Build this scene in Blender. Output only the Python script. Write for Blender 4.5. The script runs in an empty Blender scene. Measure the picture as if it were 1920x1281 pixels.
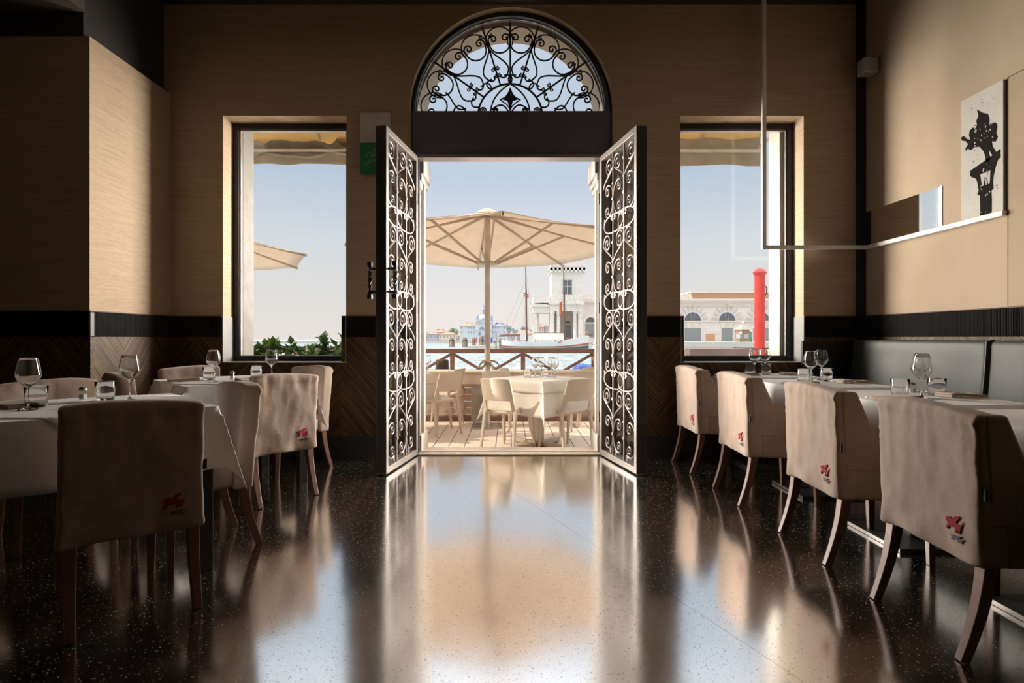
import bpy, bmesh, math, random
from mathutils import Vector, Matrix, noise

R = math.radians
PI = math.pi
rnd = random.Random(11)
scene = bpy.context.scene
COL = scene.collection

# ------------------------------------------------------------------ camera, sky, sun, exposure
F, CX, CY, H = 1080.0, 955.0, 633.0, 1.08      # focal length in pixels of the 1920x1281 frame, principal point, eye height
cam = bpy.data.cameras.new('camera')
cam.sensor_width = 36.0
cam.lens = 36.0 * F / 1920.0
cam.shift_x = (960.0 - CX) / 1920.0
cam.shift_y = -(640.5 - CY) / 1920.0
cam.clip_start, cam.clip_end = 0.05, 3000
co = bpy.data.objects.new('camera', cam)
COL.objects.link(co)
co.location = (0, 0, H)
co.rotation_euler = (R(90), 0, 0)
scene.camera = co

scene.view_settings.view_transform = 'Standard'
scene.view_settings.look = 'None'
scene.view_settings.exposure = 0.0
scene.view_settings.gamma = 1.0
scene.view_settings.use_curve_mapping = False
scene.cycles.use_denoising = True
scene.cycles.max_bounces = 12
scene.cycles.diffuse_bounces = 5
scene.cycles.glossy_bounces = 5
scene.cycles.transmission_bounces = 10
scene.cycles.transparent_max_bounces = 16
scene.cycles.sample_clamp_indirect = 6.0
scene.cycles.caustics_reflective = False
scene.cycles.caustics_refractive = False

world = bpy.data.worlds.new('sky')
scene.world = world
world.use_nodes = True
wn, wl = world.node_tree.nodes, world.node_tree.links
wn.clear()
w_out = wn.new('ShaderNodeOutputWorld')
w_bg = wn.new('ShaderNodeBackground')
w_tc = wn.new('ShaderNodeTexCoord')
w_sep = wn.new('ShaderNodeSeparateXYZ')
w_ramp = wn.new('ShaderNodeValToRGB')
wl.new(w_tc.outputs['Generated'], w_sep.inputs[0])
wl.new(w_sep.outputs['Z'], w_ramp.inputs[0])
wl.new(w_ramp.outputs[0], w_bg.inputs[0])
wl.new(w_bg.outputs[0], w_out.inputs[0])
w_bg.inputs[1].default_value = 1.0
er = w_ramp.color_ramp
er.elements[0].position, er.elements[0].color = 0.0, (0.90, 0.82, 0.76, 1)
er.elements[1].position, er.elements[1].color = 1.0, (2.5, 2.55, 2.7, 1)
for pos, c in ((0.07, (0.83, 0.80, 0.78)), (0.16, (0.74, 0.77, 0.81)), (0.27, (0.54, 0.63, 0.76)), (0.45, (0.60, 0.69, 0.82)), (0.62, (2.1, 2.15, 2.3))):
    e = er.elements.new(pos)
    e.color = (*c, 1)

sun = bpy.data.lights.new('sun', 'SUN')
sun.energy = 3.6
sun.angle = R(1.0)
sun.color = (1.0, 0.88, 0.73)
so = bpy.data.objects.new('sun', sun)
COL.objects.link(so)
so.rotation_euler = Vector((-0.80, -0.02, 0.60)).to_track_quat('Z', 'Y').to_euler()

def lamp(name, loc, direction, sx, sy, energy, color, spread=95):
    l = bpy.data.lights.new(name, 'AREA')
    l.shape = 'RECTANGLE'
    l.size, l.size_y = sx, sy
    l.energy = energy
    l.color = color
    l.spread = R(spread)
    o = bpy.data.objects.new(name, l)
    COL.objects.link(o)
    o.location = loc
    o.rotation_euler = (-Vector(direction)).to_track_quat('Z', 'Y').to_euler()
    return o
# added area lamps at the openings, boosting the oblique daylight indoors
WARM = (1.0, 0.91, 0.81)
lamp('fill_left_window', (-1.25, 6.35, 1.95), (-0.80, -0.60, 0.0), 0.6, 2.0, 47, WARM)
lamp('fill_right_window', (1.25, 6.35, 1.95), (0.80, -0.60, 0.0), 0.6, 2.0, 47, WARM)
lamp('fill_door_to_right', (-0.42, 5.74, 1.45), (0.80, -0.60, 0.0), 0.8, 2.3, 76, WARM, 80)
lamp('fill_door_to_left', (0.42, 5.74, 1.45), (-0.80, -0.60, 0.0), 0.8, 2.3, 76, WARM, 80)
# added ceiling fill lamps, out of view (fittings built with the ceiling)
CEIL_FILL = [(-1.4, 3.4), (1.4, 3.4)]
for lx, ly in CEIL_FILL:
    lamp('ceiling_fill', (lx, ly, 4.03), (0, 0, -1), 0.5, 0.5, 3.5, (1.0, 0.78, 0.62), 170)

# ------------------------------------------------------------------ helpers
def P(px, py, Y):
    return Vector(((px - CX) * Y / F, Y, H + (CY - py) * Y / F))

def PZ(px, py, z):
    Y = F * (H - z) / (py - CY)
    return Vector(((px - CX) * Y / F, Y, z))

class N:
    """tiny node-tree builder"""
    def __init__(self, name):
        self.m = bpy.data.materials.new(name)
        self.m.use_nodes = True
        self.t = self.m.node_tree
        self.t.nodes.clear()
        self.out = self.t.nodes.new('ShaderNodeOutputMaterial')
    def n(self, kind, **kw):
        nd = self.t.nodes.new('ShaderNode' + kind)
        for k, v in kw.items():
            setattr(nd, k, v)
        return nd
    def l(self, a, b):
        self.t.links.new(a, b)
    def set(self, sock, v):
        if hasattr(v, 'is_output') or isinstance(v, bpy.types.NodeSocket):
            self.l(v, sock)
        else:
            if isinstance(v, tuple) and len(v) == 3 and sock.type == 'RGBA':
                v = (*v, 1)
            sock.default_value = v
    def math(self, op, a, b=0.0, c=0.0):
        nd = self.n('Math', operation=op)
        for s, v in zip(nd.inputs, (a, b, c)):
            self.set(s, v)
        return nd.outputs[0]
    def obj(self, scale=(1, 1, 1)):
        tc = self.n('TexCoord')
        mp = self.n('Mapping')
        mp.inputs['Scale'].default_value = scale
        self.l(tc.outputs['Object'], mp.inputs[0])
        return mp.outputs[0]
    def noise(self, vec, scale, detail=4, rough=0.55):
        nd = self.n('TexNoise')
        self.set(nd.inputs['Vector'], vec)
        nd.inputs['Scale'].default_value = scale
        nd.inputs['Detail'].default_value = detail
        nd.inputs['Roughness'].default_value = rough
        return nd.outputs['Fac']
    def ramp(self, fac, stops):
        nd = self.n('ValToRGB')
        self.set(nd.inputs[0], fac)
        cr = nd.color_ramp
        cr.elements[0].position, cr.elements[0].color = stops[0][0], (*stops[0][1], 1)
        cr.elements[1].position, cr.elements[1].color = stops[-1][0], (*stops[-1][1], 1)
        for p, c in stops[1:-1]:
            e = cr.elements.new(p)
            e.color = (*c, 1)
        return nd.outputs[0]
    def mix(self, fac, a, b):
        nd = self.n('Mix', data_type='RGBA')
        self.set(nd.inputs[0], fac)
        self.set(nd.inputs[6], a)
        self.set(nd.inputs[7], b)
        return nd.outputs[2]
    def bump(self, h, strength=0.3, dist=0.01):
        nd = self.n('Bump')
        nd.inputs['Strength'].default_value = strength
        nd.inputs['Distance'].default_value = dist
        self.set(nd.inputs['Height'], h)
        return nd.outputs[0]
    def bsdf(self, color, rough=0.5, metal=0.0, spec=0.5, normal=None, **kw):
        b = self.n('BsdfPrincipled')
        self.set(b.inputs['Base Color'], color)
        self.set(b.inputs['Roughness'], rough)
        self.set(b.inputs['Metallic'], metal)
        self.set(b.inputs['Specular IOR Level'], spec)
        if normal is not None:
            self.l(normal, b.inputs['Normal'])
        for k, v in kw.items():
            self.set(b.inputs[k.replace('_', ' ')], v)
        return b
    def done(self, shader):
        self.l(shader.outputs[0], self.out.inputs[0])
        return self.m

M = {}
def plain(name, color, rough=0.5, metal=0.0, spec=0.5, var=0.12, scale=6.0, bump=0.0, bscale=60.0):
    b = N(name)
    v = b.obj()
    f = b.noise(v, scale, 5)
    lo = tuple(c * (1 - var) for c in color)
    hi = tuple(min(1, c * (1 + var)) for c in color)
    col = b.ramp(f, [(0.3, lo), (0.7, hi)])
    nrm = b.bump(b.noise(v, bscale, 3), bump, 0.004) if bump else None
    M[name] = b.done(b.bsdf(col, rough, metal, spec, nrm))
    return M[name]

def m_grasscloth(name, ax, tint=(1, 1, 1)):
    """woven grass wall covering: fine horizontal threads; ax = 0 when the wall runs along x, 1 along y"""
    b = N(name)
    s = (1.0, 1.0, 90.0) if True else None
    v = b.obj((1.6, 1.6, 95.0))
    f1 = b.noise(v, 1.6, 5, 0.7)
    v2 = b.obj((9, 9, 260.0))
    f2 = b.noise(v2, 1.3, 3, 0.6)
    v3 = b.obj((0.5, 0.5, 1.3))
    f3 = b.noise(v3, 1.0, 3)
    f = b.math('ADD', b.math('MULTIPLY', f1, 0.6), b.math('MULTIPLY', f2, 0.4))
    t = lambda c: tuple(x * y for x, y in zip(c, tint))
    col = b.ramp(f, [(0.30, t((0.30, 0.205, 0.135))), (0.5, t((0.46, 0.335, 0.225))), (0.68, t((0.56, 0.43, 0.30)))])
    col = b.mix(b.math('MULTIPLY', f3, 0.25), col, t((0.38, 0.28, 0.19)))
    M[name] = b.done(b.bsdf(col, 0.75, 0, 0.25, b.bump(f, 0.5, 0.006)))

def m_chevron(name, ax):
    b = N(name)
    tc = b.n('TexCoord')
    sp = b.n('SeparateXYZ')
    b.l(tc.outputs['Object'], sp.inputs[0])
    a = sp.outputs[ax]
    z = sp.outputs[2]
    pp = b.math('PINGPONG', b.math('ADD', a, 20.08), 0.32)
    d = b.math('ADD', z, b.math('MULTIPLY', pp, 1.15))
    al = b.math('SUBTRACT', b.math('MULTIPLY', z, 1.15), pp)
    cb = b.n('CombineXYZ')
    b.l(b.math('MULTIPLY', d, 62.0), cb.inputs[0])
    b.l(b.math('MULTIPLY', al, 1.6), cb.inputs[1])
    b.l(b.math('MULTIPLY', b.math('FLOOR', b.math('MULTIPLY', b.math('ADD', a, 20.08), 3.125)), 3.7), cb.inputs[2])
    f = b.noise(cb.outputs[0], 1.0, 5, 0.6)
    col = b.ramp(f, [(0.36, (0.022, 0.012, 0.006)), (0.5, (0.075, 0.041, 0.017)), (0.66, (0.18, 0.102, 0.038))])
    M[name] = b.done(b.bsdf(col, 0.50, 0, 0.25, b.bump(f, 0.12, 0.002)))

m_grasscloth('grasscloth', 0)
m_grasscloth('grasscloth_side', 1)
m_chevron('chevron_x', 0)
m_chevron('chevron_y', 1)

# right-hand wall covering: smoother woven linen paper
b = N('linen_wall')
v = b.obj((1, 1, 1))
f1 = b.noise(b.obj((60, 60, 60)), 1.0, 3)
f2 = b.noise(b.obj((0.8, 0.8, 0.6)), 1.2, 4)
c = b.ramp(f2, [(0.3, (0.39, 0.295, 0.205)), (0.7, (0.50, 0.395, 0.285))])
c = b.mix(b.math('MULTIPLY', f1, 0.25), c, (0.34, 0.255, 0.17))
M['linen_wall'] = b.done(b.bsdf(c, 0.8, 0, 0.2, b.bump(f1, 0.2, 0.003)))

# polished black terrazzo
b = N('terrazzo')
tc = b.n('TexCoord')
vo = b.n('TexVoronoi')
b.l(tc.outputs['Object'], vo.inputs['Vector'])
vo.inputs['Scale'].default_value = 125
sc_ = b.n('SeparateColor')
b.l(vo.outputs['Color'], sc_.inputs[0])
pick = b.math('GREATER_THAN', sc_.outputs[0], 0.66)
small = b.math('LESS_THAN', vo.outputs['Distance'], b.math('MULTIPLY', sc_.outputs[1], 0.40))
chip = b.math('MULTIPLY', pick, small)
vo2 = b.n('TexVoronoi')
b.l(tc.outputs['Object'], vo2.inputs['Vector'])
vo2.inputs['Scale'].default_value = 300
sc2 = b.n('SeparateColor')
b.l(vo2.outputs['Color'], sc2.inputs[0])
chip2 = b.math('MULTIPLY', b.math('GREATER_THAN', sc2.outputs[0], 0.72), b.math('LESS_THAN', vo2.outputs['Distance'], 0.32))
base = b.ramp(b.noise(tc.outputs['Object'], 1.3, 5), [(0.3, (0.010, 0.009, 0.008)), (0.7, (0.024, 0.021, 0.018))])
col = b.mix(b.math('MULTIPLY', chip2, 0.55), base, (0.26, 0.23, 0.20))
col = b.mix(chip, col, b.mix(sc_.outputs[2], (0.35, 0.32, 0.28), (0.80, 0.76, 0.70)))
# thin divider joint, running diagonally across the floor
sp = b.n('SeparateXYZ')
b.l(tc.outputs['Object'], sp.inputs[0])
dj = b.math('ABSOLUTE', b.math('ADD', b.math('MULTIPLY', b.math('SUBTRACT', sp.outputs[0], 0.0), 0.928), b.math('MULTIPLY', b.math('SUBTRACT', sp.outputs[1], 4.1), 0.373)))
joint = b.math('LESS_THAN', dj, 0.0015)
col = b.mix(b.math('MULTIPLY', joint, 0.7), col, (0.12, 0.09, 0.06))
smear = b.noise(b.obj((3, 1.2, 1)), 2.2, 6, 0.65)
rough = b.math('ADD', 0.095, b.math('MULTIPLY', smear, 0.09))
rough = b.math('ADD', rough, b.math('MULTIPLY', chip2, 0.06))
p = b.bsdf(col, 0.35, 0, 0.3)
g = b.n('BsdfGlossy')
b.set(g.inputs['Color'], (1.0, 0.97, 0.93))
b.l(rough, g.inputs['Roughness'])
b.l(b.bump(b.noise(b.obj((1, 1, 1)), 9.0, 2), 0.02, 0.01), g.inputs['Normal'])
lw = b.n('LayerWeight')
lw.inputs['Blend'].default_value = 0.35
fac = b.math('ADD', 0.80, b.math('MULTIPLY', lw.outputs['Facing'], 0.18))
fac = b.math('MULTIPLY', fac, b.math('SUBTRACT', 1.0, b.math('MULTIPLY', chip2, 0.34)))
fac = b.math('MULTIPLY', fac, b.math('SUBTRACT', 1.0, b.math('MULTIPLY', chip, 0.55)))
fac = b.math('MULTIPLY', fac, b.math('SUBTRACT', 1.0, b.math('MULTIPLY', joint, 0.35)))
ms = b.n('MixShader')
b.l(fac, ms.inputs[0])
b.l(p.outputs[0], ms.inputs[1])
b.l(g.outputs[0], ms.inputs[2])
M['terrazzo'] = b.done(ms)

# thin window pane: see-through with a faint mirror reflection
def m_pane(name, tint=(0.97, 0.98, 0.98), k=1.0):
    b = N(name)
    t = b.n('BsdfTransparent')
    b.set(t.inputs[0], tint)
    g = b.n('BsdfGlossy')
    b.set(g.inputs['Color'], (1, 1, 1))
    b.set(g.inputs['Roughness'], 0.02)
    fr = b.n('LayerWeight')
    fr.inputs['Blend'].default_value = 0.5
    ms = b.n('MixShader')
    b.l(b.math('ADD', 0.022, b.math('MULTIPLY', b.math('POWER', fr.outputs['Facing'], 5.0), 0.5 * k)), ms.inputs[0])
    b.l(t.outputs[0], ms.inputs[1])
    b.l(g.outputs[0], ms.inputs[2])
    M[name] = b.done(ms)
m_pane('pane')

b = N('clear_glass')
gl_ = b.bsdf((0.99, 0.99, 0.99), 0.0, 0, 0.5, None, Transmission_Weight=1.0, IOR=1.45)
M['clear_glass'] = b.done(gl_)
b = N('mirror')
M['mirror'] = b.done(b.bsdf((0.86, 0.86, 0.84), 0.03, 1.0))

def m_fabric(name, color, rough=0.85, weave=700, var=0.1, trans=0.0, sheen=0.2):
    b = N(name)
    v = b.obj()
    f = b.noise(v, 7, 5)
    w = b.noise(v, weave, 2)
    col = b.ramp(f, [(0.3, tuple(c * (1 - var) for c in color)), (0.7, tuple(min(1, c * (1 + var)) for c in color))])
    col = b.mix(b.math('MULTIPLY', w, 0.2), col, tuple(c * 0.75 for c in color))
    h = b.math('ADD', b.math('MULTIPLY', b.noise(v, 26, 4), 0.9), b.math('MULTIPLY', w, 0.1))
    p = b.bsdf(col, rough, 0, 0.2, b.bump(h, 0.35, 0.006), Sheen_Weight=sheen)
    if trans:
        t = b.n('BsdfTranslucent')
        b.l(col, t.inputs[0])
        ms = b.n('MixShader')
        ms.inputs[0].default_value = trans
        b.l(p.outputs[0], ms.inputs[1])
        b.l(t.outputs[0], ms.inputs[2])
        p = ms
    M[name] = b.done(p)

m_fabric('slipcover', (0.46, 0.35, 0.28))
m_fabric('white_linen', (0.88, 0.875, 0.87), var=0.03, sheen=0.1)
m_fabric('cream_linen', (0.82, 0.76, 0.68), var=0.03, trans=0.15, sheen=0.1)
m_fabric('napkin_paper', (0.52, 0.42, 0.33), var=0.05)
m_fabric('umbrella_canvas', (0.86, 0.74, 0.61), var=0.05, trans=0.45)
m_fabric('awning_canvas', (0.72, 0.55, 0.30), var=0.10, trans=0.5)
m_fabric('valance_canvas', (0.50, 0.45, 0.36), var=0.10, trans=0.15)
m_fabric('red_thread', (0.33, 0.010, 0.022), var=0.05)
m_fabric('grey_thread', (0.16, 0.13, 0.13), var=0.05)
m_fabric('tag_black', (0.015, 0.013, 0.014), var=0.05)
plain('leg_wood', (0.165, 0.075, 0.048), 0.38, var=0.25, scale=14)
plain('black_wood', (0.012, 0.011, 0.011), 0.35)
plain('black_band', (0.020, 0.018, 0.017), 0.75, 0, 0.1, var=0.2)
plain('black_base', (0.012, 0.011, 0.011), 0.55)
plain('dark_metal', (0.030, 0.027, 0.027), 0.40, 0.3)
plain('door_paint', (0.21, 0.185, 0.165), 0.42, 0.2, 0.5)
plain('transom_paint', (0.105, 0.105, 0.13), 0.45, 0.0)
plain('iron', (0.22, 0.19, 0.17), 0.45, 0.2, bump=0.1)
plain('black_iron', (0.02, 0.019, 0.019), 0.35, 0.5)
plain('lunette_iron', (0.05, 0.047, 0.047), 0.5, 0.3)
plain('copper_trim', (0.12, 0.035, 0.028), 0.6, 0.0)
plain('steel_trim', (0.55, 0.53, 0.51), 0.30, 0.7)
plain('grey_panel', (0.24, 0.23, 0.215), 0.5)
plain('white_rail', (0.72, 0.69, 0.66), 0.38)
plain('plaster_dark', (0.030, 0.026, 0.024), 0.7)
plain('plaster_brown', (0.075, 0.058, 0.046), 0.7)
plain('ceiling_paint', (0.022, 0.019, 0.018), 0.8)
plain('plaster_warm', (0.16, 0.12, 0.09), 0.8)
plain('speaker_grey', (0.34, 0.32, 0.31), 0.5)
plain('sign_white', (0.52, 0.48, 0.43), 0.5)
plain('sign_green', (0.012, 0.17, 0.075), 0.45, var=0.15)
plain('sign_pale', (0.16, 0.30, 0.20), 0.5)
plain('art_ground', (0.50, 0.475, 0.43), 0.7, var=0.06)
plain('art_ink', (0.018, 0.015, 0.014), 0.8, 0, 0.05)
b = N('leather')
v = b.obj()
col = b.ramp(b.noise(v, 3, 5), [(0.3, (0.048, 0.050, 0.048)), (0.7, (0.072, 0.075, 0.072))])
M['leather'] = b.done(b.bsdf(col, 0.48, 0, 0.45, b.bump(b.noise(v, 240, 3), 0.15, 0.002)))
plain('piping', (0.05, 0.032, 0.027), 0.5)
plain('bench_wood', (0.14, 0.10, 0.075), 0.4, var=0.3, scale=20)
plain('brushed_steel', (0.55, 0.54, 0.53), 0.25, 0.95)
plain('dark_steel', (0.10, 0.095, 0.09), 0.35, 0.7)
plain('salt_white', (0.85, 0.84, 0.82), 0.9)
# outdoors
plain('istrian_stone', (0.52, 0.47, 0.41), 0.8, var=0.14, scale=5, bump=0.3, bscale=25)
plain('jamb_grey', (0.20, 0.185, 0.168), 0.85, var=0.15, scale=6, bump=0.3, bscale=25)
plain('stone_grey', (0.40, 0.36, 0.31), 0.85, var=0.25, scale=6, bump=0.4, bscale=25)
plain('coping_stone', (0.76, 0.66, 0.55), 0.8, var=0.10, bump=0.2)
plain('rail_wood', (0.27, 0.150, 0.110), 0.6, var=0.2, scale=10)
plain('slat_wood', (0.52, 0.30, 0.17), 0.6, var=0.2, scale=10)
plain('pile_wood', (0.30, 0.225, 0.17), 0.85, var=0.35, scale=5, bump=0.5, bscale=14)
plain('pile_dark', (0.075, 0.05, 0.04), 0.85, var=0.35, scale=5)
plain('chair_plastic', (0.62, 0.53, 0.425), 0.5, var=0.05)
plain('alu_beige', (0.50, 0.42, 0.33), 0.4, 0.3)
plain('pole_wood', (0.54, 0.46, 0.38), 0.5, var=0.15)
plain('rope', (0.40, 0.34, 0.26), 0.9, var=0.2, scale=30)
plain('terracotta_white', (0.72, 0.64, 0.55), 0.7)
plain('leaf_green', (0.10, 0.20, 0.035), 0.5, var=0.4, scale=9)
plain('leaf_dark', (0.055, 0.12, 0.035), 0.5, var=0.4, scale=9)
plain('soil', (0.05, 0.035, 0.025), 0.9)
plain('red_lacquer', (0.66, 0.055, 0.045), 0.35, var=0.05)
plain('gold', (0.7, 0.48, 0.16), 0.3, 0.8)
b = N('dogana_stone')
tcn = b.n('TexCoord'); spn = b.n('SeparateXYZ'); cbn = b.n('CombineXYZ')
b.l(tcn.outputs['Object'], spn.inputs[0]); b.l(b.math('ADD', spn.outputs[0], spn.outputs[1]), cbn.inputs[0]); b.l(spn.outputs[2], cbn.inputs[1])
br = b.n('TexBrick')
b.l(cbn.outputs[0], br.inputs['Vector'])
br.inputs['Scale'].default_value = 1.0
br.inputs['Brick Width'].default_value = 1.25
br.inputs['Row Height'].default_value = 0.52
br.inputs['Mortar Size'].default_value = 0.018
b.set(br.inputs['Color1'], (0.74, 0.69, 0.635)); b.set(br.inputs['Color2'], (0.83, 0.78, 0.72)); b.set(br.inputs['Mortar'], (0.56, 0.50, 0.44))
M['dogana_stone'] = b.done(b.bsdf(b.mix(b.math('MULTIPLY', b.noise(b.obj(), 0.8, 6), 0.45), br.outputs[0], (0.60, 0.53, 0.46)), 0.85))
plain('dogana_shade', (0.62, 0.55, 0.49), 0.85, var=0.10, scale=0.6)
plain('dark_pane', (0.12, 0.13, 0.14), 0.3)
plain('door_grey', (0.25, 0.28, 0.28), 0.6)
plain('church_white', (0.60, 0.61, 0.64), 0.85, var=0.05, scale=0.4)
plain('church_lead', (0.36, 0.40, 0.45), 0.7, var=0.05)
plain('roof_tile', (0.52, 0.30, 0.225), 0.85, var=0.15, scale=1.2)
plain('roof_slate', (0.30, 0.33, 0.40), 0.85)
plain('far_window', (0.28, 0.30, 0.36), 0.6)
plain('house_cream', (0.66, 0.60, 0.48), 0.85, var=0.06, scale=0.5)
plain('house_grey', (0.46, 0.47, 0.49), 0.85, var=0.06, scale=0.5)
plain('house_pale', (0.62, 0.65, 0.70), 0.85, var=0.06, scale=0.5)
plain('house_pink', (0.62, 0.44, 0.38), 0.85, var=0.06, scale=0.5)
plain('tree_far', (0.20, 0.27, 0.17), 0.9, var=0.35, scale=0.5)
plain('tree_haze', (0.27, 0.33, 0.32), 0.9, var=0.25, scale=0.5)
plain('quay_stone', (0.60, 0.54, 0.48), 0.9, var=0.1)
plain('hull_white', (0.72, 0.72, 0.74), 0.5, var=0.05)
plain('hull_navy', (0.09, 0.11, 0.16), 0.5, var=0.1)
plain('hull_red', (0.55, 0.10, 0.08), 0.5)
plain('hull_yellow', (0.55, 0.48, 0.20), 0.5)
plain('mast_wood', (0.16, 0.09, 0.055), 0.6, var=0.2)
plain('tarp_cream', (0.74, 0.63, 0.50), 0.8)
plain('sail_brown', (0.26, 0.15, 0.11), 0.8)
plain('flag_red', (0.70, 0.07, 0.06), 0.7)
plain('flag_white', (0.8, 0.78, 0.76), 0.7)
plain('flag_orange', (0.66, 0.13, 0.05), 0.7)
plain('lamp_green', (0.05, 0.16, 0.11), 0.5)
plain('lamp_pink', (0.80, 0.42, 0.38), 0.3)
plain('globe_white', (0.8, 0.8, 0.78), 0.3)
plain('blue_tarp', (0.06, 0.11, 0.38), 0.6, var=0.2)
plain('boat_orange', (0.60, 0.20, 0.08), 0.5)
plain('skin', (0.55, 0.34, 0.25), 0.6)
plain('cloth_blue', (0.06, 0.10, 0.35), 0.8)
plain('cloth_red', (0.60, 0.10, 0.09), 0.8)
plain('cloth_white', (0.75, 0.74, 0.72), 0.8)
plain('kiosk_wood', (0.36, 0.22, 0.145), 0.6, var=0.15, scale=2)
plain('kiosk_roof', (0.42, 0.36, 0.31), 0.7)
plain('jetty_wood', (0.24, 0.165, 0.14), 0.7, var=0.25, scale=2)
plain('facade_plaster', (0.52, 0.46, 0.39), 0.85, var=0.12, scale=3, bump=0.2)

# brick band
b = N('brick')
br = b.n('TexBrick')
b.l(b.obj((1, 1, 1)), br.inputs['Vector'])
tcn = b.n('TexCoord'); spn = b.n('SeparateXYZ'); cbn = b.n('CombineXYZ')
b.l(tcn.outputs['Object'], spn.inputs[0]); b.l(spn.outputs[0], cbn.inputs[0]); b.l(spn.outputs[2], cbn.inputs[1])
b.l(cbn.outputs[0], br.inputs['Vector'])
br.inputs['Scale'].default_value = 3.0
b.set(br.inputs['Color1'], (0.55, 0.26, 0.13)); b.set(br.inputs['Color2'], (0.62, 0.33, 0.19)); b.set(br.inputs['Mortar'], (0.62, 0.47, 0.36))
M['brick'] = b.done(b.bsdf(br.outputs[0], 0.9))

# decking: pale boards running away from the door, white caulk lines between
b = N('decking')
tc = b.n('TexCoord'); sp = b.n('SeparateXYZ')
b.l(tc.outputs['Object'], sp.inputs[0])
fx = b.math('FRACT', b.math('ADD', b.math('MULTIPLY', sp.outputs[0], 5.7), 50.3))
ln = b.math('LESS_THAN', b.math('ABSOLUTE', b.math('SUBTRACT', fx, 0.5)), 0.05)
gp = b.math('LESS_THAN', b.math('ABSOLUTE', b.math('SUBTRACT', fx, 0.43)), 0.03)
bd = b.math('FLOOR', b.math('ADD', b.math('MULTIPLY', sp.outputs[0], 5.7), 49.8))
cb = b.n('CombineXYZ'); b.l(b.math('MULTIPLY', sp.outputs[0], 30), cb.inputs[0]); b.l(sp.outputs[1], cb.inputs[1]); b.l(b.math('MULTIPLY', bd, 3.3), cb.inputs[2])
col = b.ramp(b.noise(cb.outputs[0], 1.5, 4), [(0.3, (0.78, 0.65, 0.52)), (0.7, (0.88, 0.75, 0.62))])
col = b.mix(ln, col, (0.80, 0.76, 0.70))
col = b.mix(gp, col, (0.16, 0.12, 0.09))
M['decking'] = b.done(b.bsdf(col, 0.6))

# lagoon
b = N('lagoon')
v = b.obj((1.0, 0.55, 1))
h = b.math('ADD', b.noise(v, 0.9, 6, 0.62), b.math('MULTIPLY', b.noise(v, 0.16, 3), 0.8))
col = b.ramp(b.math('ADD', b.math('MULTIPLY', b.noise(b.obj((1.0, 0.35, 1)), 0.7, 6, 0.65), 0.5), b.math('MULTIPLY', b.noise(b.obj((1.0, 0.30, 1)), 2.6, 5, 0.6), 0.5)), [(0.38, (0.20, 0.28, 0.29)), (0.5, (0.38, 0.46, 0.45)), (0.62, (0.60, 0.65, 0.63))])
M['lagoon'] = b.done(b.bsdf(col, 0.22, 0, 0.5, b.bump(h, 0.6, 0.5)))

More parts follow.
